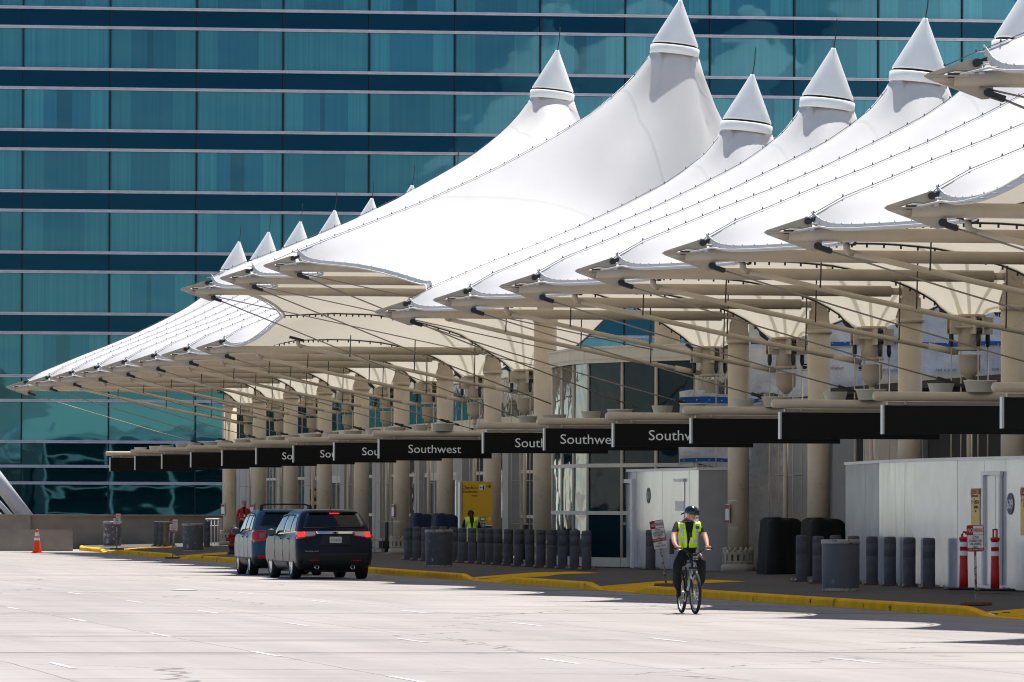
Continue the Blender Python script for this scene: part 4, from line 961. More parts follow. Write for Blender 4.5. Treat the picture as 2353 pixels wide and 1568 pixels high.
def membrane(i, canopy, org):
    key = (i in HIGH, HIGH.get(i), (i+1) in HIGH, HIGH.get(i+1))
    if key not in cache:
        t0_, t1_ = tipof(i), tipof(i+1); XW, YW, ZZ = bay_mesh(i); b = MB((31.6, 4.572, 0))
        g = [[b._v((XW[a, c], YW[a, c], ZZ[a, c])) for c in range(NX)] for a in range(NY)]
        for a in range(NY-1):
            for c in range(NX-1):
                b._f([g[a][c], g[a][c+1], g[a+1][c+1], g[a+1][c]], True)
        m = b.build('membrane', FABRIC, None, norm=False); me = m.data
        # edge hardware: clamp band, edge cable with links; front edge
        e = [Vector((XW[a, 0], YW[a, 0], ZZ[a, 0])) for a in range(NY)]
        b = MB((31.6, 4.572, 0))
        for p, q in zip(e, e[1:]):
            b.prism([p+Vector((-.03, 0, -.07)), q+Vector((-.03, 0, -.07)), q+Vector((-.005, 0, .05)), p+Vector((-.005, 0, .05))], (.012, 0, 0))
        b.tube([Vector((t0_[0]+.42, .06, t0_[1]-.01))]+[p+Vector((-.15, 0, -.03)) for p in e[2:-2]]+[Vector((t1_[0]+.42, 9.084, t1_[1]-.01))], .018, 6)
        for tt_, yy_ in ((t0_, .06), (t1_, 9.084)): b.cyl((tt_[0]+.62, yy_, tt_[1]+.01), (tt_[0]+.72, yy_, tt_[1]+.02), .045, n=8); b.cyl((tt_[0]+.78, yy_, tt_[1]+.025), (tt_[0]+.86, yy_, tt_[1]+.035), .045, n=8)
        L = 0
        for p, q in zip(e, e[1:]):
            n = max(1, int((q-p).length/.45))
            for k in range(n): r = p.lerp(q, k/n); b.cyl(r+Vector((-.02, 0, -.03)), r+Vector((-.15, 0, -.03)), .010, n=5); b.cyl(r+Vector((-.02, 0, .03)), r+Vector((-.02, 0, .075)), .013, n=5)
        em = b.build('edge_cable', mat('edge_white', (.62, .62, .60), .5), None).data
        b = MB((31.6, 4.572, 0)); e2 = [Vector((XW[a, -1], YW[a, -1], ZZ[a, -1])) for a in range(NY)]
        b.tube([p+Vector((.04, 0, -.02)) for p in e2], .022, 6)
        for p, q in zip(e2, e2[1:]):
            n = max(1, int((q-p).length/.3))
            for k in range(n): r = p.lerp(q, k/n); b.cyl(r+Vector((.02, 0, -.1)), r+Vector((.02, 0, .02)), .018, n=5)
        if not ((i in HIGH) and ((i+1) in HIGH)):                  # clamped valley seam with its studs, from the tray to the drum
            pv = [Vector((XW[NY//2, c], YW[NY//2, c], ZZ[NY//2, c]-.015)) for c in range(NX) if XW[NY//2, c] < 31.2]
            b.tube(pv, .020, 6)
            for p, q in zip(pv, pv[1:]):
                n = max(1, int((q-p).length/.3))
                for k in range(n): r = p.lerp(q, k/n); b.cyl(r, r+Vector((0, 0, -.075)), .022, n=5)
        bm_ = b.build('rear_edge_cable', DKST, None).data
        for nm in ('membrane', 'edge_cable', 'rear_edge_cable'):
            for ob in [q for q in bpy.data.objects if q.name.split('.')[0] == nm and q.parent is None]: bpy.data.objects.remove(ob)
        cache[key] = (me, em, bm_)
    for me, nm in zip(cache[key], ('membrane', 'edge_cable', 'rear_edge_cable')):
        o = bpy.data.objects.new(nm, me); COL.objects.link(o); o.parent = canopy; o.location = Vector((31.6, YC(i)+4.572, 0))-Vector(org)
rc = {}
def ridge_cable(i, canopy, org):
    k = id(ridge_of(i))
    if k not in rc:
        b = MB((31.6, 0, 0)); pts = [Vector((x, 0, z+.03)) for x, z in ridge_of(i)]
        # resample
        fine = []
        for p, q in zip(pts, pts[1:]):
            n = max(1, int((q-p).length/.34)); fine += [p.lerp(q, j/n) for j in range(n)]
        fine.append(pts[-1]); fine = [p for p in fine if not (30.98 < p.x < 32.1) or k == id(RM)]
        A = [p for p in fine if p.x < 31.5]; Bq = [p for p in fine if p.x > 31.5]
        b.tube(A, .007, 5)
        if len(Bq) > 1: b.tube(Bq, .007, 5)
        for p in fine: b.cyl(p, p+Vector((0, 0, .045)), .016, .010, n=5)
        ob = b.build('ridge_cable', mat('cable_grey', (.10, .10, .105), .5), None); rc[k] = ob.data; bpy.data.objects.remove(ob)
    o = bpy.data.objects.new('ridge_cable', rc[k]); COL.objects.link(o); o.parent = canopy; o.location = Vector((31.6, YC(i), 0))-Vector(org)
for nm, a, c, lab in (('tensile_canopy', -6, -4, 'white tent canopy corner coming in at the top right edge'), ('tensile_canopy', -4, 4, 'long white stretched canopy of slim columns, nearest and at right'),
                      ('tensile_canopy', 4, 6, 'raised white stretched canopy with the tallest peak, middle'), ('tensile_canopy', 6, 14, 'far white stretched canopy running down to the left')):
    org = (31.6, (YC(a)+YC(c))/2, 6); o = thing(nm, lab, 'canopy', org, 'white tent canopies over the kerb')
    for i in range(a, c): membrane(i, o, org)
    for i in range(a, c+1):
        if (i in (-4, 4, 6)) != (a in (-6, 4)): continue
        ridge_cable(i, o, org)
# ------------------------------------------------------------------ rain drums, drain pipes
def drum():
    o = thing('rain_drum', '', 'drain', (CX+.2, 0, 0)); z = 5.86
    b = MB(); b.lathe([(.30, z-.02), (.34, z-.02), (.34, z+.03), (.28, z+.04)], n=20); b.lathe([(.24, z-.72), (.25, z-.36), (.27, z-.02)], n=20); b.lathe([(.43, z-.25), (.43, z-.22)], n=8); b.lathe([(.20, z-.72), (.27, z-.71), (.27, z-.66), (.20, z-.65)], n=20)
    for k in range(4):
        a = k*PI/2+.2; q = Matrix.Rotation(a, 3, 'Z')
        for s in (-1, 1): b.box(q@Vector((.36, s*.09, z-.2)), (.26, .035, .36), M=q)
    b.build('anchor_bracket', BEIGE2, o)
    b = MB()
    for k in range(4):
        a = k*PI/2+.2; q = Matrix.Rotation(a, 3, 'Z'); b.cyl(q@Vector((.42, -.1, z-.31)), q@Vector((.42, .1, z-.31)), .05, n=10); b.lathe([(.03, -.30), (.055, -.2), (.045, 0)], q@Vector((.42, 0, z-.34)), 8)
        b.cyl(q@Vector((.40, -.1, z-.08)), q@Vector((.40, .1, z-.08)), .04, n=10)
    b.box((-.52, 0, z+.03), (.22, .09, .07), M=Matrix.Rotation(.6, 3, 'Y')); b.build('cable_clevis', DKST, o)
    MB().lathe([(.24, 5.06), (.245, 5.04), (.23, 5.03), (.23, 4.74), (.075, 4.56)], n=24).build('hopper', BEIGE2, o)
    b = MB(); b.cyl((0, 0, 4.56), (0, 0, .3), .058, n=14); b.cyl((0, 0, 4.47), (0, 0, 4.40), .075, n=14); b.build('downpipe', BEIGE2, o)
    MB().cyl((0, 0, .3), (0, 0, 1.32), .066, n=14).build('downpipe_guard', DKST, o)
    for k in range(4):
        a = k*PI/2+.2; MB().cyl((.42*math.cos(a), .42*math.sin(a), z-.6), (.42*math.cos(a), .42*math.sin(a), .3), .014, n=6).build('tie_rod', BEIGE2, o)
    b = MB()
    for zz in (4.05, 2.62, 1.35):
        for k in range(4):
            a = k*PI/2+.2; b.cyl((0, 0, zz), (.42*math.cos(a), .42*math.sin(a), zz), .010, n=5); b.ball((.25*math.cos(a), .25*math.sin(a), zz), .02, 6, 4)
    b.build('spacer_bar', BEIGE2, o)
    return o
D0 = drum(); first = True; names = {}
def drain():
    o = thing('drain_pipe', '', 'pipe', (24.85, 0, 0)); x = 0
    MB().box((-.05, 0, 6.62), (.42, .22, .07), M=Matrix.Rotation(.25, 3, 'Y')).build('catch_tray', DKST, o)
    a = Vector((.12, 0, 6.40)); c = Vector((CX-24.85-.05, 0, 5.10)); d = c-a
    b = MB(); b.tube([(0, 0, 6.60), (0, 0, 6.48), (.04, 0, 6.42), a], .062, 10); b.tube([a, a+d*.33+Vector((0, 0, -.03)), a+d*.66+Vector((0, 0, -.03)), c], .055, 10); b.cyl(a+d*.90, a+d*.99, .07, n=10); b.build('pipe', BEIGE2, o)
    for f, L in ((.22, .62), (.52, .9), (.80, 1.2)):
        p = a+d*f; MB().tube([p+Vector((0, 0, -.06)), p+Vector((0, -.06, 0)), p+Vector((.03, -.02, L))], .016, 5).build('hanger', DKST, o)
    return o
P0 = drain(); f2 = True
HB = [k+.5 for k in range(-3, 14) if k not in (4, 5)]
for n, h in enumerate(HB):
    high_side = h in (3.5, 6.5)
    where = ('%s to the right of the raised canopy' % ORD[int(3.5-h)]) if h < 4 else ('%s to the left of the raised canopy' % ORD[int(h-6.5)])
    o = D0 if n == 0 else dup(D0); o.location = (CX+.2, YC(h), 0); o['label'] = 'beige rain drum, '+where; o['group'] = 'rain drums under the tent funnels'
    o = P0 if n == 0 else dup(P0); o.location = (24.85, YC(h), .0 if not high_side else .12); o['label'] = 'sloping drain pipe, '+where; o['group'] = 'sloping drain pipes under the tents'
# ------------------------------------------------------------------ overhead signs
TXT = {2: .79, 3: .36, 4: .80, 6: .815, 7: .81, 8: .81, 9: .82}
def osign():
    o = thing('overhead_sign', '', 'sign', (26.6, 0, 0)); g = 0
    MB().box((1.62, 0, 3.495), (3.25, .13, .53)).build('panel', BLACK, o); MB().box((-.018, -.01, 3.495), (.036, .17, .545)).build('end_strip', ALU, o)
    b = MB(); b.tube([(-.20, 0, 3.93), (-.185, 0, 3.93), (-.15, 0, 3.93), (4.6, 0, 3.93)], [.03, .065, .088, .088], 16); b.build('arm_pipe', BEIGE2, o)
    b = MB(); b.box((2.4, .12, 3.80), (4.6, .10, .05))
    for x in (.42, 2.9): b.cyl((x, 0, 3.88), (x, 0, 3.74), .03, n=8)
    b.build('hanger_rail', BEIGE2, o)
    b = MB(); b.lathe([(.24, 4.01), (.25, 4.02), (.305, 4.21), (.315, 4.215), (.315, 4.235), (.28, 4.235), (.26, 4.2), (.001, 4.2)], (1.85, .0, 0), 28, cap=False)
    b.build('uplight', mat('uplight_pale', (.50, .48, .40), .5), o)
    MB().lathe([(.2, 4.01), (.25, 4.18), (.26, 4.19), (.001, 4.19)], (1.28, .75, 0), 24, cap=False).build('uplight', mat('uplight_pale', (.50, .48, .40), .5), o)
    return o
O0 = osign(); proto = dup(O0); first = True; bpy.data.objects.remove
for i in [k for k in range(-3, 15) if k != 5]:
    o = O0 if first else dup(proto); first = False
    o.location = (26.58, YC(i), 0); o['group'] = 'black overhead signs on beige arms'
    if i in TXT: lab = {2: 'black overhead sign reading Southw, cut off by the blank sign to its right', 3: 'black overhead sign reading Southwe, text near its left edge', 4: 'black overhead sign reading South, right of the fully readable one', 6: 'fully readable black overhead Southwest sign in the middle', 7: 'black overhead sign reading Sou, first left of the fully readable one', 8: 'black overhead sign reading Sou, second left of the fully readable one', 9: 'black overhead sign reading So'}[i]
    elif i < 2: lab = 'blank black overhead sign, %s to the right of the last lettered sign' % ORD[1-i]
    else: lab = 'blank black overhead sign, %s to the left of the last lettered sign' % ORD[i-10]
    if i == 14: lab = 'leftmost and farthest blank black overhead sign'
    o['label'] = lab
    if i in TXT: text('Southwest', .335, TXTW, face_south(TXT[i], -.067, 3.385), o, 'lettering', .003, 1.08)
def deltree(o):
    for c in list(o.children): deltree(c)
    bpy.data.objects.remove(o)
deltree(proto)
# strapped no parking plates on columns
for i, lab in ((3, 'edge-on red and white plate strapped to the ribbed column by the hoarding'), (14, 'red and white plate strapped to the farthest column'), (13, 'red and white plate strapped to the second farthest column'), (9, 'edge-on plate strapped to the column right of the parked cars')):
    Y = YC(i); o = thing('column_plate', lab, 'sign', (CX-.29, Y-.1, 1.7)); MB().box((0, 0, 0), (.02, .26, .46), rz=(.4 if i > 12 else .12)).build('board', SIGNW, o)
    for z_, h_ in ((.17, .09), (-.19, .06)): MB().box((-.014, 0, z_), (.01, .25, h_), rz=(.4 if i > 12 else .12)).build('red_band', SIGNR, o)
# ------------------------------------------------------------------ cars
def car(name, label, loc, yaw, paint, kind):
    L = 5.16 if kind == 'a' else 4.97
    #      z    yr   yf    hw
    lv = [(.24, .30, 4.95, .84), (.34, .10, 5.08, .93), (.48, .02, L, .975), (.62, .0, L, .985), (.80, .03, L-.02, .99), (.98, .06, L-.10, .985),
          (1.08, .08, L-.30, .97), (1.14, .10, 4.02, .955), (1.24, .14, 3.86, .935), (1.36, .20, 3.62, .905), (1.52, .32, 3.2, .855), (1.64, .42, 2.95, .80), (1.70, .47, 2.85, .75), (1.745, .56, 2.7, .66), (1.765, .75, 2.5, .52), (1.775, 1.1, 2.2, .25)]
    Z, YR, YF, HW = (np.array([q[k] for q in lv]) for k in range(4))
    ip = lambda z, A: float(np.interp(z, Z, A))
    def rc(z): return min(.26, ip(z, HW)*.5)
    bow = .07
    def rear_y(x, z):
        hw, r = ip(z, HW), rc(z); ax = abs(x)
        if ax <= hw-r: return ip(z, YR)+bow*(ax/(hw-r))**2
        return ip(z, YR)+bow+r-math.sqrt(max(0, r*r-(ax-(hw-r))**2))
    def side_x(y, z):
        hw, r, yr = ip(z, HW), rc(z), ip(z, YR)+bow
        if y < yr+r: return hw-r+math.sqrt(max(0, r*r-(yr+r-y)**2))
        return hw
    def outline(z):
        hw, r, yr, yf = ip(z, HW), rc(z), ip(z, YR), ip(z, YF); rf = min(r*1.5, hw*.7); p = []
        for k in range(8): x = (hw-r)*k/7; p.append((x, yr+bow*(k/7)**2))
        for k in range(1, 7): a = PI/2*k/6; p.append((hw-r+r*math.sin(a), yr+bow+r-r*math.cos(a)))
        for k in range(1, 24): p.append((hw, yr+bow+r+(yf-rf-yr-bow-r)*k/24))
        for k in range(0, 7): a = PI/2*k/6; p.append((hw-rf+rf*math.cos(a), yf-rf+rf*math.sin(a)))
        for k in range(1, 6): p.append(((hw-rf)*(1-k/5), yf))
        return p
    b = MB(); pr = None; zz = []
    for z0, z1 in zip(Z, Z[1:]): n = max(1, round((z1-z0)/.06)); zz += [z0+(z1-z0)*k/n for k in range(n)]
    zz.append(Z[-1])
    for z in zz:
        p = outline(z); q = p+[(-x, y) for x, y in p[-2:0:-1]]
        r = [b._v((x, y, z)) for x, y in q]
        b.mi = 1 if z < (.50 if kind == 'b' else .46) else 0
        if pr: b.join(pr, r)
        else: b.mi = 1; b._f(r[::-1])
        pr = r
    b.mi = 0; b._f(pr)
    root = thing(name, label, 'car', loc, None, yaw)
    body = b.build('body', [paint, PLASTB], root)
    ay, fy = 1.07, 1.07+(3.07 if kind == 'a' else 2.82); wr = .372
    ct = MB(); ct.mi = 1
    for y in (ay, fy):
        for s in (-1, 1): ct.cyl((s*.62, y, wr), (s*1.2, y, wr), .435, n=32)
    co = ct.build('cut', [paint, PLASTB]); md = body.modifiers.new('b', 'BOOLEAN'); md.operation = 'DIFFERENCE'; md.object = co; md.solver = 'EXACT'
    dg = bpy.context.evaluated_depsgraph_get(); me = bpy.data.meshes.new_from_object(body.evaluated_get(dg)); body.modifiers.clear(); body.data = me; bpy.data.objects.remove(co)
    def rp(nm, m, x0, x1, z0, z1, off=.008, par=None, nx=10, nz=5, skew=0., th=.006):   # patch lying on the rear face
        q = MB(); g = [[(x0+(x1-x0)*i/nx+(skew*(j/nz)*(1 if i == 0 else 0)), z0+(z1-z0)*j/nz) for j in range(nz+1)] for i in range(nx+1)]
        grid(q, lambda i, j: (g[i][j][0], rear_y(*g[i][j])-off, g[i][j][1]), range(nx+1), range(nz+1))
        o = q.build(nm, m, par or root, norm=False); s = o.modifiers.new('s', 'SOLIDIFY'); s.thickness = th; s.offset = 0; return o
    def poly_r(nm, m, P, off=.008, par=None, th=.006):          # four-cornered patch on the rear face, corners (x, z): bl br tr tl
        q = MB(); n = 12
        def f(u, v): 
            x = (P[0][0]*(1-u)+P[1][0]*u)*(1-v)+(P[3][0]*(1-u)+P[2][0]*u)*v; z = (P[0][1]*(1-u)+P[1][1]*u)*(1-v)+(P[3][1]*(1-u)+P[2][1]*u)*v
            return (x, rear_y(x, z)-off, z)
        grid(q, f, [k/n for k in range(n+1)], [k/8 for k in range(9)]); o = q.build(nm, m, par or root, norm=False); s = o.modifiers.new('s', 'SOLIDIFY'); s.thickness = th; s.offset = 0; return o
    def poly_s(nm, m, P, s, off=.006, par=None, th=.005):
        q = MB(); n = 10
        def f(u, v):
            y = (P[0][0]*(1-u)+P[1][0]*u)*(1-v)+(P[3][0]*(1-u)+P[2][0]*u)*v; z = (P[0][1]*(1-u)+P[1][1]*u)*(1-v)+(P[3][1]*(1-u)+P[2][1]*u)*v
            return (s*(side_x(y, z)+off), y, z)
        grid(q, f, [k/n for k in range(n+1)], [k/6 for k in range(7)]); o = q.build(nm, m, par or root, norm=False); so_ = o.modifiers.new('s', 'SOLIDIFY'); so_.thickness = th; so_.offset = 0; return o
    poly_r('rear_window', DGLASS, [(-.80, 1.30), (.80, 1.30), (.66, 1.665), (-.66, 1.665)])
    for s in (-1, 1):
        wn = [[(.52, 1.22), (1.18, 1.20), (1.12, 1.62), (.80, 1.60)], [(1.28, 1.20), (2.16, 1.17), (2.12, 1.64), (1.22, 1.63)], [(2.24, 1.17), (3.42, 1.15), (2.86, 1.60), (2.20, 1.64)]]
        for k, P in enumerate(wn):
            fr_ = [(P[0][0]-.03, P[0][1]-.03), (P[1][0]+.03, P[1][1]-.03), (P[2][0]+.03, P[2][1]+.025), (P[3][0]-.03, P[3][1]+.025)]
            wd = poly_s('side_window', DGLASS, P, s, .009); poly_s('window_trim', CHROME if kind == 'a' else PLASTB, fr_, s, .003, wd)
        poly_s('sill_cladding', PLASTB, [(1.6, .26), (3.6, .26), (3.55, .44), (1.65, .44)], s, .012)
        for y in (1.50, 2.62): 
            q = MB(); q.box((s*(.985), y, 1.02), (.045, .2, .035)); q.build('door_handle', paint if kind == 'a' else paint, root)
        q = MB()
        for y in (1.24, 2.2, 3.42): q.box((s*.988, y, .78), (.006, .012, .72))
        q.build('door_seam', PLASTB, root)
        q = MB(); q.ball((s*1.10, 3.28, 1.17), (.125, .075, .10), 14, 8); q.box((s*.99, 3.32, 1.12), (.12, .05, .05)); mo = q.build('wing_mirror', paint if kind == 'b' else PLASTB, root)
        MB().box((s*1.10, 3.205, 1.17), (.19, .01, .13)).build('mirror_glass', mat('mirror_dark', (.05, .06, .07), .1, spec=.6), mo, bev=.004)
        for y in (ay, fy):
            wl = thing('wheel', None, None, (s*.855, y, wr)); wl.parent = root
            t = MB(); R = Matrix.Rotation(s*PI/2, 3, 'Y')
            t.lathe([(.235, -.11), (.33, -.122), (.362, -.108), (.372, -.06), (.372, .06), (.362, .108), (.33, .122), (.245, .115), (.235, -.11)], n=40, R=R, cap=False); t.build('tyre', RUBBER, wl)
            r = MB(); r.lathe([(.236, -.10), (.236, .10), (.25, .112), (.235, .118), (.222, .09), (.215, -.02), (.001, -.03)], n=36, R=R, cap=False)
            for k in range(10):
                a = k*PI/5; q = Matrix.Rotation(a, 3, 'X')
                r.box(q@Vector((s*.085, 0, .135)), (.03, .034 if k % 2 else .05, .18), M=q)
            r.cyl((s*.05, 0, 0), (s*.105, 0, 0), .05, n=16); r.build('rim', mat('alloy', (.62, .62, .63), .25, metal=.9), wl)
        if kind == 'a':
            LT = [(s*.50, 1.10), (s*.965, 1.02), (s*.955, 1.22), (s*.42, 1.225)]
            if s < 0: LT = [LT[1], LT[0], LT[3], LT[2]]
            t = poly_r('tail_light', REDL, LT, .014)
            LT = [(s*.52, 1.115), (s*.76, 1.085), (s*.80, 1.205), (s*.50, 1.205)]
            if s < 0: LT = [LT[1], LT[0], LT[3], LT[2]]
            poly_r('clear_lens', CLEARL, LT, .019, t)
            LT = [(s*.78, 1.08), (s*.93, 1.075), (s*.93, 1.19), (s*.78, 1.20)]
            if s < 0: LT = [LT[1], LT[0], LT[3], LT[2]]
            poly_r('lit_bulb', LITR, LT, .021, t)
            poly_s('side_lens', REDL, [(.16, 1.02), (.34, 1.08), (.34, 1.18), (.18, 1.22)], s, .012, t)
            poly_r('bumper_reflector', REDL, [(s*.55-.13, .475), (s*.55+.13, .475), (s*.55+.13, .495), (s*.55-.13, .495)], .012)
            q = MB(); q.lathe([(.05, -.12), (.055, .1), (.045, .1), (.04, -.1)], (s*.46, .22, .31), 16, Matrix.Rotation(PI/2, 3, 'X'), cap=False); q.build('exhaust_pipe', CHROME, root)
        else:
            LT = [(s*.60, .92), (s*.955, .88), (s*.95, 1.22), (s*.62, 1.20)]
            if s < 0: LT = [LT[1], LT[0], LT[3], LT[2]]
            t = poly_r('tail_light', REDL, LT, .014)
            LT = [(s*.66, .98), (s*.80, .98), (s*.80, 1.14), (s*.66, 1.14)]
            if s < 0: LT = [LT[1], LT[0], LT[3], LT[2]]
            poly_r('clear_lens', mat('amber_lens', (.34, .13, .11), .2), LT, .02, t); poly_s('side_lens', REDL, [(.15, .90), (.42, .98), (.40, 1.15), (.18, 1.22)], s, .012, t)
            poly_r('bumper_reflector', LITR if False else REDP, [(s*.72-.12, .44), (s*.72+.12, .44), (s*.72+.12, .54), (s*.72-.12, .54)], .014)
    if kind == 'a':
        poly_r('chrome_bar', CHROME, [(-.46, 1.15), (.46, 1.15), (.50, 1.215), (-.50, 1.215)], .016)
        q = MB(); q.box((0, rear_y(0, 1.18)-.03, 1.18), (.15, .012, .025)); q.box((0, rear_y(0, 1.18)-.03, 1.18), (.05, .012, .055)); q.build('emblem', PLASTB, root)
        poly_r('plate_recess', PLASTB, [(-.42, .86), (.42, .86), (.34, 1.12), (-.34, 1.12)], .006)
        y = rear_y(0, 1.02)-.03
        q = MB().box((0, y, 1.0), (.31, .012, .155)); lp = q.build('licence_plate', mat('plate_white', (.60, .60, .56), .5), root, bev=.004)
        text('GTM 8231', .085, TXTB, face_south(0, y-.008, .965), lp, 'plate_number', .001, .72, 'CENTER')
        text('ILLINOIS' if False else 'ILLINOIS', .022, TXTB, face_south(0, y-.008, 1.05), lp, 'plate_state', .001, 1., 'CENTER') if False else None
        text('TRAVERSE  AWD', .052, CHROME, face_south(-.80, rear_y(-.72, .70)-.05, .69), root, 'badge', .002, .95)
        rp('high_brake_light', LITR, -.10, .16, 1.665, 1.69, .02); poly_r('wiper', PLASTB, [(-.28, 1.33), (.10, 1.31), (.10, 1.335), (-.28, 1.36)], .022)
        poly_r('bumper_step', PLASTB, [(-.97, .36), (.97, .36), (.98, .66), (-.98, .66)], .01)
    else:
        text('PILOT', .07, CHROME, face_south(-.60, rear_y(-.5, .9)-.03, .93), root, 'badge', .002, 1.1)
        poly_r('chrome_bar', CHROME, [(-.60, 1.14), (.60, 1.14), (.60, 1.18), (-.60, 1.18)], .016)
        q = MB().box((0, rear_y(0, 1.02)-.02, 1.0), (.31, .012, .155)); q.build('licence_plate', SIGNW, root)
        poly_r('bumper_step', PLASTB, [(-.97, .36), (.97, .36), (.98, .50), (-.98, .50)], .01)
        for y in (.95, 1.25):
            q = MB(); q.tube([(-.66, y, 1.76), (-.64, y, 1.87), (-.5, y, 1.90), (.5, y, 1.90), (.64, y, 1.87), (.66, y, 1.76)], .02, 8)
            for s in (-1, 1): q.box((s*.66, y, 1.80), (.08, .12, .12))
            q.build('roof_bar', PLASTB, root)
    q = MB(); q.prism([(-.012, .85, 1.755), (-.012, 1.02, 1.755), (-.012, .90, 1.84), (-.012, .86, 1.845)], (.024, 0, 0)); q.build('aerial_fin', paint, root)
    poly_r('spoiler', paint, [(-.64, 1.69), (.64, 1.69), (.60, 1.735), (-.60, 1.735)], .06, None, .03)
    q = MB(); q.span((-.7, .5, .18), (.7, 4.5, .30)); q.build('underbody', PLASTB, root)
    return root
y1 = math.radians(2.3)
car('suv', 'nearer dark blue-grey SUV with lit brake lights, parked by the kerb', (22.47+1.07*math.sin(y1), 160.5-1.07, 0), y1, CARG, 'a')
car('suv', 'blue SUV with black roof bars, farther one, in front of the dark one', (22.52, 169.4-1.07, 0), math.radians(-1), CARB, 'b')

# ------------------------------------------------------------------ people
def skinmesh(nodes, edges, root, sub=2):
    me = bpy.data.meshes.new('skel'); bm = bmesh.new(); ly = bm.verts.layers.skin.verify(); V = {}
    for k, (p, r) in nodes.items():
        v = bm.verts.new(Vector(p)); V[k] = v; r = r if isinstance(r, tuple) else (r, r); v[ly].radius = r; v[ly].use_root = (k == root)
    for a, c in edges: bm.edges.new((V[a], V[c]))
    bm.to_mesh(me); bm.free(); o = bpy.data.objects.new('skel', me); COL.objects.link(o)
    m = o.modifiers.new('k', 'SKIN'); m.use_smooth_shade = True; m.branch_smoothing = .4
    if sub: s = o.modifiers.new('s', 'SUBSURF'); s.levels = sub; s.render_levels = sub
    dg = bpy.context.evaluated_depsgraph_get(); out = bpy.data.meshes.new_from_object(o.evaluated_get(dg)); bpy.data.objects.remove(o); return out
def chain(*k): return list(zip(k, k[1:]))
def person(label, loc, nodes, edges, mats_, fn, sub=2):
    me = skinmesh(nodes, edges, 'pelvis', sub)
    me.materials.clear()
    for m in mats_: me.materials.append(m)
    for p in me.polygons: p.material_index = fn(p.center); p.use_smooth = True
    o = bpy.data.objects.new('person', me); COL.objects.link(o); o.location = loc; return tag(o, label, 'person')
def garment(src, name, mats_, cond, fn, off=.018):
    bm = bmesh.new(); bm.from_mesh(src.data); bmesh.ops.delete(bm, geom=[f for f in bm.faces if not cond(f.calc_center_median())], context='FACES')
    bm.normal_update()
    for v in bm.verts: v.co += v.normal*off
    for f in bm.faces: f.material_index = fn(f.calc_center_median()); f.smooth = True
    me = bpy.data.meshes.new(name); bm.to_mesh(me); bm.free()
    for m in mats_: me.materials.append(m)
    o = bpy.data.objects.new(name, me); COL.objects.link(o); o.parent = src
    s = o.modifiers.new('s', 'SOLIDIFY'); s.thickness = .008; s.offset = 1; return o
def head(o, c, yaw, R=.098, hair=None, hairfn=None):
    """small facial features on the head: nose, ears, mouth, brows"""
    c = Vector(c); q = Matrix.Rotation(yaw, 3, 'Z'); T_ = lambda x, y, z: c+q@Vector((x, y, z))       # face looks to local -Y
    b = MB(); b.ball(T_(0, -R*.98, -.012), (.014, .020, .022), 8, 6)
    for s in (-1, 1): b.ball(T_(s*R*.80, .005, -.01), (.012, .02, .03), 8, 6)
    b.build('nose_and_ears', SKIN, o)
    b = MB(); b.ball(T_(0, -R*.90, -.060), (.026, .010, .006), 8, 4); b.build('mouth', mat('lips', (.35, .13, .10), .5), o)
    return T_
O = Vector((21.52, 108.5, 0))
def C(zx, zy, dy): return atY(1464.9+.19051*zx, 1137.5+.19051*zy, O.y+dy)-O
hd = C(650, 243, -.10); hdt = C(648, 185, -.09); nk = C(612, 322, -.06)
N = {'pelvis': (C(610, 700, .20), (.155, .13)), 'waist': (C(608, 600, .14), (.15, .125)), 'chest': (C(604, 480, .05), (.175, .135)), 'uch': (C(600, 385, -.02), (.165, .12)), 'neck': (nk, .062), 'jaw': (C(640, 290, -.10), .066), 'head': (hd, (.092, .100)), 'top': (hdt, .084),
     'shL': (C(478, 352, -.02), .075), 'elL': (C(437, 500, -.20), .050), 'faL': (C(440, 560, -.33), .044), 'wrL': (C(462, 612, -.44), .031), 'haL': (C(492, 634, -.50), (.032, .026)),
     'shR': (C(742, 352, -.02), .075), 'elR': (C(812, 490, -.18), .050), 'faR': (C(832, 550, -.30), .044), 'wrR': (C(843, 604, -.42), .031), 'haR': (C(850, 632, -.48), (.032, .026)),
     'hiL': (C(530, 735, .14), .115), 'knL': (C(480, 860, -.15), .085), 'caL': (C(480, 985, -.02), .082), 'heL': (C(475, 1062, .03), .085), 'anL': (C(497, 1150, .06), .042), 'ftL': (C(498, 1205, -.02), (.045, .04)), 'toL': (C(490, 1222, -.16), (.042, .032)),
     'hiR': (C(690, 730, .14), .115), 'knR': (C(768, 800, -.22), .09), 'caR': (C(772, 930, -.06), .080), 'heR': (C(770, 1035, .05), .075), 'anR': (C(752, 1085, .08), .042), 'ftR': (C(735, 1120, .02), (.045, .04)), 'toR': (C(722, 1135, -.12), (.042, .032))}
ED = chain('pelvis', 'waist', 'chest', 'uch', 'neck', 'jaw', 'head', 'top')+chain('uch', 'shL', 'elL', 'faL', 'wrL', 'haL')+chain('uch', 'shR', 'elR', 'faR', 'wrR', 'haR')+chain('pelvis', 'hiL', 'knL', 'caL', 'heL', 'anL', 'ftL', 'toL')+chain('pelvis', 'hiR', 'knR', 'caR', 'heR', 'anR', 'ftR', 'toR')
slv = min(N['elL'][0].z, N['elR'][0].z)+.075
def cf(p):
    arm = abs(p.x-N['chest'][0].x) > .20 or (p.y < -.28 and p.z > 1.0)
    if p.z > nk.z+.0 and not (abs(p.x-nk.x) > .16): return 1
    if arm and p.z > 1.02 and p.z < slv and p.y < -.03 and (abs(p.x-N['chest'][0].x) > .20): return 1
    if p.y < -.26 and 1.08 < p.z < 1.3: return 1
    return 0
cyc = person('police officer in a lime vest and black helmet riding a bicycle, looking to the right', O, N, ED, [CLOTHB, SKIN], cf, 3)
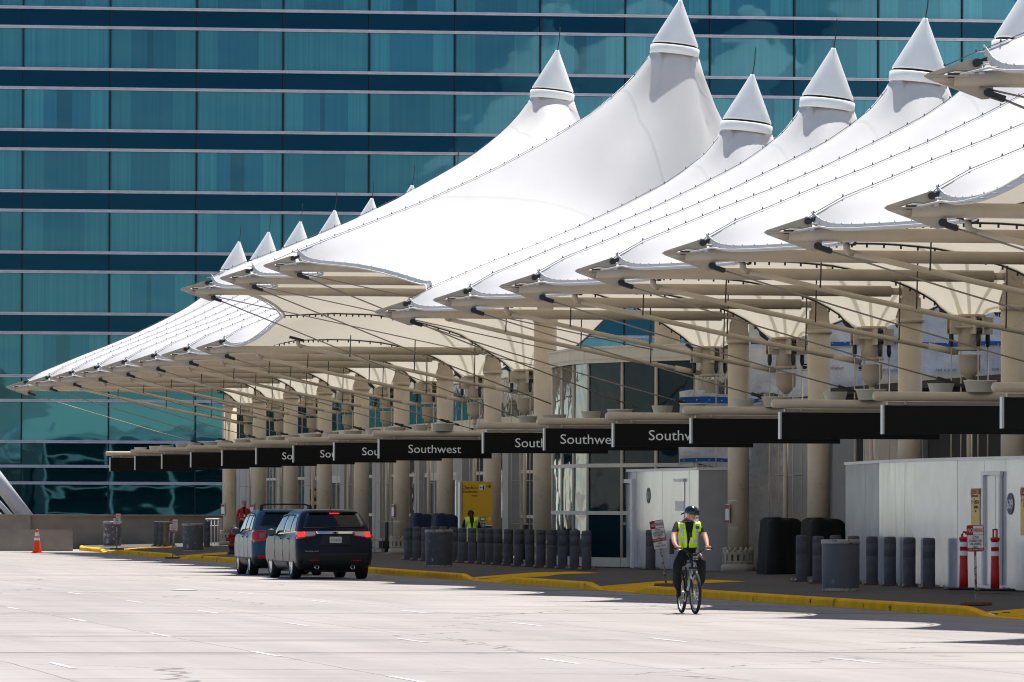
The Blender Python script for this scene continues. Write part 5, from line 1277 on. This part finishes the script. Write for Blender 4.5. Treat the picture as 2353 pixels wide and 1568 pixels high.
xc = N['chest'][0].x
hg = MB()
for sd, w0, h0 in ((-1, N['wrL'][0], N['haL'][0]), (1, N['wrR'][0], N['haR'][0])):                     # four fingers and a thumb closed round each grip
    for k in range(4):
        bx_ = h0+Vector((sd*(.030-.020*k), -.018, .012)); ln = (1.0, 1.1, 1.05, .85)[k]
        hg.tube([bx_, bx_+Vector((0, -.026*ln, .004)), bx_+Vector((0, -.040*ln, -.016)), bx_+Vector((0, -.030*ln, -.034)), bx_+Vector((0, -.014*ln, -.040))], [.0095, .0095, .009, .008, .006], 7)
    hg.tube([w0.lerp(h0, .6)+Vector((-sd*.026, -.01, -.005)), h0+Vector((-sd*.042, -.012, -.016)), h0+Vector((-sd*.036, -.028, -.034)), h0+Vector((-sd*.022, -.036, -.042))], [.012, .011, .010, .008], 7)
hg.build('fingers', SKIN, cyc)
from mathutils.bvhtree import BVHTree
def vest(src, xc, rows, ylim, off=.014, side=None, sw=(.095, .150)):
    """vest laid on the torso: rows = (z, inner_front, outer) from hem to shoulder; the front may stay open, the back is closed"""
    me = src.data; fs = [tuple(p.vertices) for p in me.polygons if abs(p.center.x-xc) < .245 and ylim[0] < p.center.y < ylim[1]]
    T_ = BVHTree.FromPolygons([v.co.copy() for v in me.vertices], fs); b = MB(); nx = 9
    def hit_(x, z, d):
        h = T_.ray_cast(Vector((x, -2*d, z)), Vector((0, d, 0)))[0]
        return None if h is None else Vector((x, h.y-d*off, z))
    last = {}
    def pt(key, x, z, d):
        p = hit_(x, z, d)
        if p is None: p = Vector((x, last.get(key, 0), z))
        else: last[key] = p.y
        return p
    zs_ = [r[0] for r in rows]; n = 26
    Z = [zs_[0]+(zs_[-1]-zs_[0])*k/n for k in range(n+1)]
    inn = lambda z: float(np.interp(z, zs_, [r[1] for r in rows])); out = lambda z: float(np.interp(z, zs_, [r[2] for r in rows]))
    for s in (-1, 1):
        F = []; B = []
        for z in Z:
            F.append([pt(('f', s, k), xc+s*(inn(z)+(out(z)-inn(z))*k/nx), z, 1) for k in range(nx+1)])
            B.append([pt(('b', s, k), xc+s*out(z)*k/nx, z, -1) for k in range(nx+1)])
        def sheet(G, stripe):
            V = [[b._v(p) for p in r] for r in G]
            for i in range(len(V)-1):
                for j in range(nx):
                    m = (G[i][j]+G[i+1][j+1])/2; b.mi = 1 if stripe(abs(m.x-xc), m.z) else 0
                    b._f([V[i][j], V[i][j+1], V[i+1][j+1], V[i+1][j]], True)
            return V
        st = lambda dx, z: (sw[0] < dx < sw[1] and z > zs_[0]+.20) or (zs_[0]+.09 < z < zs_[0]+.14)
        VF, VB = sheet(F, st), sheet(B, st)
        for i in range(len(Z)-1):                              # side strip under the arm
            if Z[i] < (side or zs_[-1]-.24): b.mi = 0; b._f([VF[i][nx], VB[i][nx], VB[i+1][nx], VF[i+1][nx]], True)
        for j in range(nx):                                    # over the shoulder
            pf, pb = F[-1], B[-1]
            mid = [[p.lerp(q, t)+Vector((0, 0, .035*math.sin(PI*t))) for t in (.33, .67)] for p, q in ((pf[j], B[-1][min(nx, int(j*.9)+1)]), (pf[j+1], B[-1][min(nx, int((j+1)*.9)+1)]))]
            a0, a1 = VF[-1][j], VF[-1][j+1]; m0 = [b._v(q) for q in mid[0]]; m1 = [b._v(q) for q in mid[1]]
            c0, c1 = VB[-1][min(nx, int(j*.9)+1)], VB[-1][min(nx, int((j+1)*.9)+1)]; b.mi = 1 if 3 < j < 8 else 0
            b._f([a0, a1, m1[0], m0[0]], True); b._f([m0[0], m1[0], m1[1], m0[1]], True); b._f([m0[1], m1[1], c1, c0] if c1 is not c0 else [m0[1], m1[1], c0], True)
    o = b.build('safety_vest', [LIME, SILV], src); m = o.modifiers.new('s', 'SOLIDIFY'); m.thickness = .010; m.offset = 1; return o
vest(cyc, xc, [(1.15, .02, .15), (1.20, .012, .165), (1.30, .025, .17), (1.40, .045, .18), (1.50, .065, .205), (1.565, .075, .20)], (-.26, .30), .015)
for k, ch in enumerate('POLICE'):
    z = 1.515-.046*k; text(ch, .05, TXTB, face_south(xc-.122+.003*k, -.185+.012*k, z), cyc, 'vest_letter', .001, 1., 'CENTER')
MB().ball((xc+.13, -.17, 1.50), (.034, .012, .036), 12, 6).build('badge', mat('badge_grey', (.08, .08, .09), .4), cyc)
b = MB(); b.box((xc+.01, -.165, 1.37), (.055, .03, .085)); b.build('radio_microphone', PLASTB, cyc, bev=.006)
fy_ = math.radians(52)
T_ = head(cyc, hd+Vector((.012, -.01, 0)), fy_, .100)
b = MB()
b.lathe([(.118, -.005), (.122, .02), (.115, .06), (.09, .10), (.05, .125), (.001, .132)], hd+Vector((0, 0, .03)), 20, Matrix.Rotation(fy_, 3, 'Z')@Matrix.Diagonal((.88, 1.15, 1)).to_3x3()@Matrix.Rotation(.12, 3, 'X'))
he = b.build('helmet', mat('helmet_black', (.012, .013, .016), .2, coat=.6), cyc)
b = MB()
for s in (-1, 0, 1):
    for k in (0, 1): b.ball(T_(s*.055, -.06+.10*k, .135-.02*abs(s)-.01*k), (.012, .04, .010), 6, 4)
b.build('helmet_vents', mat('vent_grey', (.12, .13, .15), .6), he)
MB().tube([T_(0, .10, .05), T_(0, .16, .035), T_(0, .215, .01)], .014, 6).build('rear_light_strap', PLASTB, he)
b = MB(); b.tube([T_(-.083, .0, .02), T_(-.075, -.02, -.05), T_(-.03, -.06, -.098), T_(.03, -.06, -.098), T_(.075, -.02, -.05), T_(.083, 0, .02)], .006, 5); b.build('chin_strap', SILV, he)
b = MB()
for s in (-1, 1): b.ball(T_(s*.036, -.088, .012), (.033, .014, .019), 10, 6)
b.tube([T_(.068, -.075, .014), T_(.09, .0, .012)], .005, 5); b.tube([T_(-.068, -.075, .014), T_(-.09, .0, .012)], .005, 5); b.build('sunglasses', DGLASS, cyc)
MB().ball(T_(0, -.096, -.046), (.030, .009, .008), 8, 4).build('moustache', mat('moustache_brown', (.10, .05, .03), .8), cyc)
b = MB(); b.box(C(412, 590, .12), (.09, .12, .18)); b.box(C(415, 535, .12), (.05, .05, .10)); b.box(C(408, 660, .10), (.08, .10, .16)); b.build('holster', PLASTB, cyc, bev=.01)

# bicycle
bk = thing('bicycle', 'black police bicycle with a silver down tube ridden towards the camera', 'bicycle', O)
bxx = C(530, 1240, .52).x*.5+C(695, 1240, -.55).x*.5
WR = .365; fw = Vector((bxx+.02, -.55, WR)); rw = Vector((bxx-.01, .52, WR)); bb = Vector((bxx, .08, .30)); ht = Vector((bxx, -.33, .93)); hb = Vector((bxx, -.37, .80)); st = Vector((bxx, .22, .80))
def wheel_(c, yaw, front):
    wl = thing('wheel', None, None, c); wl.parent = bk; R = Matrix.Rotation(yaw, 3, 'Z')@Matrix.Rotation(PI/2, 3, 'Y')
    t = MB(); pr = None; n = 48; m = 10; rings = []
    for i in range(n):
        a = 2*PI*i/n; rings.append([t._v(R@Vector(((WR-.028+.028*math.cos(2*PI*j/m))*math.cos(a), (WR-.028+.028*math.cos(2*PI*j/m))*math.sin(a), .028*math.sin(2*PI*j/m)))) for j in range(m)])
    for i in range(n): t.join(rings[i], rings[(i+1) % n])
    t.build('tyre', RUBBER, wl)
    r = MB(); r.lathe([(.312, -.012), (.300, -.012), (.300, .012), (.312, .012)], n=40, R=R, cap=False); r.lathe([(.02, -.05), (.028, -.03), (.018, 0), (.028, .03), (.02, .05)], n=12, R=R)
    r.build('rim', ALU, wl)
    s = MB()
    for k in range(28): a = 2*PI*k/28; s.cyl(R@Vector((.022*math.cos(a+1.2*(-1)**k), .022*math.sin(a+1.2*(-1)**k), .03*(-1)**k)), R@Vector((.302*math.cos(a), .302*math.sin(a), 0)), .0014, n=4)
    s.build('spokes', ALU, wl)
    d = MB(); d.lathe([(.05, 0), (.08, 0), (.08, .003), (.05, .003)], (R@Vector((0, 0, .035 if front else -.035))), 24, R, cap=False); d.build('brake_disc', ALU, wl)
wheel_(fw, .04, True); wheel_(rw, 0, False)
SILF = mat('frame_silver', (.42, .42, .40), .35, metal=.5); BLKF = mat('frame_black', (.015, .015, .017), .35)
b = MB(); b.tube([hb+Vector((0, .01, .02)), bb.lerp(hb, .45)], .030, 10); b.build('silver_down_tube', SILF, bk)
b = MB(); b.tube([bb.lerp(hb, .45), bb], .028, 10); b.tube([ht, st+Vector((0, .02, .02))], .017, 8); b.tube([bb, st, st+Vector((0, .04, .16))], .016, 8); b.tube([hb, ht, ht+Vector((0, .02, .09))], .022, 10)
for s in (-1, 1): b.tube([bb, rw+Vector((s*.06, 0, 0))], .010, 6); b.tube([st, rw+Vector((s*.06, 0, 0))], .008, 6)
b.build('frame', BLKF, bk)
b = MB()
for s in (-1, 1): b.tube([hb+Vector((s*.055, -.03, -.02)), fw+Vector((s*.055, .06, .17)), fw+Vector((s*.055, 0, 0))], [.017, .020, .014], 8)
b.box(hb+Vector((0, -.03, .0)), (.15, .05, .04)); fk = b.build('fork', BLKF, bk)
b = MB()
for s in (-1, 1): b.tube([hb+Vector((s*.055, -.03, -.02)), fw+Vector((s*.055, .05, .24))], .0185, 8)
b.build('fork_stanchion', ALU, fk)
gl_, gr_ = N['haL'][0]+Vector((0, -.02, -.018)), N['haR'][0]+Vector((0, -.02, -.018)); mid_ = Vector((bxx, -.42, 1.04))
b = MB(); b.tube([gl_+Vector((-.05, 0, 0)), gl_+Vector((.06, -.01, 0)), mid_+Vector((-.07, -.01, 0)), mid_+Vector((.07, -.01, 0)), gr_+Vector((-.06, -.01, 0)), gr_+Vector((.05, 0, 0))], .013, 8)
b.tube([ht+Vector((0, .02, .08)), mid_], .016, 8); hbar = b.build('handlebar', BLKF, bk)
for g_, s in ((gl_, -1), (gr_, 1)): MB().tube([g_+Vector((s*.075, 0, 0)), g_+Vector((-s*.05, 0, 0))], .019, 8).build('grip', RUBBER, hbar); MB().tube([g_+Vector((-s*.07, -.02, -.01)), g_+Vector((-s*.02, -.06, -.02)), g_+Vector((s*.05, -.07, -.03))], .006, 6).build('brake_lever', ALU, hbar)
b = MB()
for k in (-1, 1): b.tube([mid_+Vector((k*.12, -.02, .01)), mid_+Vector((k*.10, -.10, -.03)), mid_+Vector((k*.03, -.08, -.22)), hb+Vector((k*.03, -.04, 0))], .005, 5)
b.build('cables', PLASTB, hbar)
lp = MB().box(mid_+Vector((.03, -.08, -.07)), (.105, .04, .075)).build('front_light', PLASTB, bk, bev=.006)
b = MB()
for r in range(2):
    for k in range(4): b.ball(mid_+Vector((-.005+k*.023, -.102, -.052-.036*r)), (.010, .006, .010), 8, 5)
b.build('light_lens', CLEARL, lp)
MB().lathe([(.033, 0), (.036, .01), (.036, .14), (.02, .17), (.015, .19)], bb.lerp(hb, .42)+Vector((-.03, -.05, -.10)), 14, Matrix.Rotation(.25, 3, 'Y')@Matrix.Rotation(.35, 3, 'X')).build('bottle', mat('bottle_clear', (.45, .50, .50), .25), bk)
b = MB(); b.lathe([(.07, -.004), (.095, -.004), (.095, .004), (.07, .004)], bb+Vector((-.045, 0, 0)), 24, Matrix.Rotation(PI/2, 3, 'Y'), cap=False)
pl_ = N['ftL'][0]; pr_ = N['ftR'][0]
b.tube([bb+Vector((-.06, 0, 0)), Vector((bxx-.09, pl_.y-.04, pl_.z-.05))], .012, 6); b.tube([bb+Vector((.06, 0, 0)), Vector((bxx+.09, pr_.y-.04, pr_.z-.05))], .012, 6); b.build('crankset', ALU, bk)
for s, q in ((-1, pl_), (1, pr_)):
    pe = MB().box((q.x, q.y-.05, q.z-.055), (.10, .09, .022)).build('pedal', PLASTB, bk); MB().box((q.x, q.y-.10, q.z-.055), (.075, .008, .016)).build('pedal_reflector', mat('reflector_orange', (.9, .25, .02), .3), pe)
b = MB(); b.ball(st+Vector((0, .06, .18)), (.075, .13, .03), 12, 6); b.build('saddle', PLASTB, bk); b = MB(); b.box(rw+Vector((0, .02, .52)), (.16, .30, .14)); b.build('rear_bag', CLOTHB, bk, bev=.02)

# guard seen from behind
p = atX(1083, 1290, 29.75); g0 = Vector((29.75, p.y, walk_z(29.75, p.y)))
N2 = {'pelvis': ((0, 0, .80), (.15, .12)), 'waist': ((0, 0, .95), (.135, .11)), 'chest': ((0, .02, 1.10), (.155, .12)), 'uch': ((0, .04, 1.22), (.14, .10)), 'neck': ((0, .09, 1.29), .055), 'head': ((.0, .13, 1.36), (.085, .09)), 'top': ((0, .14, 1.42), .075),
      'shL': ((-.17, .03, 1.20), .065), 'elL': ((-.24, .02, .98), .05), 'wrL': ((-.17, .22, .90), .032), 'haL': ((-.12, .28, .92), .032), 'shR': ((.17, .03, 1.20), .065), 'elR': ((.25, .02, .98), .05), 'wrR': ((.17, .22, .92), .032), 'haR': ((.12, .28, .94), .032),
      'hiL': ((-.09, 0, .74), .105), 'knL': ((-.10, .0, .42), .075), 'anL': ((-.10, -.02, .08), .05), 'toL': ((-.11, .14, .04), .04), 'hiR': ((.09, 0, .74), .105), 'knR': ((.10, .02, .42), .075), 'anR': ((.11, .02, .08), .05), 'toR': ((.12, .17, .04), .04)}
ED2 = chain('pelvis', 'waist', 'chest', 'uch', 'neck', 'head', 'top')+chain('uch', 'shL', 'elL', 'wrL', 'haL')+chain('uch', 'shR', 'elR', 'wrR', 'haR')+chain('pelvis', 'hiL', 'knL', 'anL', 'toL')+chain('pelvis', 'hiR', 'knR', 'anR', 'toR')
gd = person('guard seen from behind in a lime SECURITY vest, head bowed, behind the bollards', g0, N2, ED2, [CLOTHB, SKIN], lambda p: 1 if (p.z > 1.30 or (p.y > .2 and .8 < p.z < 1.0)) else 0, 3)
def fing(o, hs, d=Vector((0, .05, -.01))):
    b = MB()
    for c, sd in hs:
        c = Vector(c)
        for k in range(4): a = c+Vector((sd*(.024-.016*k), 0, .0)); b.tube([a, a+d*.7, a+d*1.3+Vector((0, -.004, -.02)), a+d*1.3+Vector((0, -.014, -.04))], [.009, .009, .008, .006], 6)
        b.tube([c+Vector((-sd*.02, -.02, 0)), c+Vector((-sd*.045, .005, -.01)), c+Vector((-sd*.04, .03, -.02))], [.011, .010, .007], 6)
    b.build('fingers', SKIN, o)
fing(gd, ((N2['haL'][0], -1), (N2['haR'][0], 1)))
vest(gd, 0, [(.57, .01, .20), (.80, .01, .19), (1.0, .02, .185), (1.15, .05, .19), (1.25, .07, .19)], (-.14, .2), .025, None, (.125, .15))
text('SECURITY', .062, TXTB, face_south(0, -.135, 1.125), gd, 'vest_lettering', .001, .82, 'CENTER')
b = MB(); b.ball((0, .12, 1.39), (.098, .10, .105), 16, 10); b.tube([(0, .05, 1.38), (.01, .0, 1.28), (.02, -.04, 1.19), (.03, -.05, 1.15)], [.06, .055, .045, .015], 10); b.build('hair', HAIRD, gd)
# man in red
p = atX(560, 1250, 30.2); r0 = Vector((30.2, p.y, walk_z(30.2, p.y)))
N3 = {'pelvis': ((0, 0, .98), (.155, .13)), 'waist': ((0, 0, 1.13), (.165, .14)), 'chest': ((0, 0, 1.32), (.175, .13)), 'uch': ((0, 0, 1.44), (.15, .11)), 'neck': ((0, -.02, 1.54), .06), 'jaw': ((0, -.05, 1.60), .068), 'head': ((0, -.05, 1.68), (.085, .095)), 'top': ((0, -.04, 1.74), .08),
      'shL': ((-.19, 0, 1.43), .07), 'elL': ((-.25, -.02, 1.16), .05), 'wrL': ((-.08, -.20, 1.08), .033), 'haL': ((-.03, -.24, 1.08), .034), 'shR': ((.19, 0, 1.43), .07), 'elR': ((.26, -.02, 1.16), .05), 'wrR': ((.11, -.20, 1.06), .033), 'haR': ((.05, -.24, 1.06), .034),
      'hiL': ((-.10, 0, .92), .11), 'knL': ((-.11, -.01, .50), .078), 'anL': ((-.12, .02, .09), .05), 'toL': ((-.14, -.14, .04), .04), 'hiR': ((.10, 0, .92), .11), 'knR': ((.12, -.02, .50), .078), 'anR': ((.13, 0, .09), .05), 'toR': ((.16, -.16, .04), .04)}
ED3 = chain('pelvis', 'waist', 'chest', 'uch', 'neck', 'jaw', 'head', 'top')+ED2[6:]
ED3 = chain('pelvis', 'waist', 'chest', 'uch', 'neck', 'jaw', 'head', 'top')+chain('uch', 'shL', 'elL', 'wrL', 'haL')+chain('uch', 'shR', 'elR', 'wrR', 'haR')+chain('pelvis', 'hiL', 'knL', 'anL', 'toL')+chain('pelvis', 'hiR', 'knR', 'anR', 'toR')
rm = person('man in a red jacket, hands held at his waist, by the far columns', r0, N3, ED3, [CLOTHB, REDSH, SKIN], lambda p: 2 if (p.z > 1.555 or (p.y < -.16 and 1.0 < p.z < 1.12)) else (1 if p.z > 1.0 and not (abs(p.x) < .04 and p.y < 0 and p.z > 1.28) else 0), 3)
fing(rm, ((N3['haL'][0], -1), (N3['haR'][0], 1)), Vector((0, -.03, -.02)))
head(rm, (0, -.05, 1.67), 0, .098)
b = MB()
for s in (-1, 1): b.ball((s*.033, -.14, 1.685), (.012, .006, .007), 8, 5)
b.build('eyes', HAIRD, rm)
b = MB(); b.ball((0, -.025, 1.725), (.096, .098, .085), 14, 8); b.build('hair', HAIRG, rm); MB().box((0, -.165, 1.22), (.06, .008, .09)).build('name_card', SIGNW, rm)
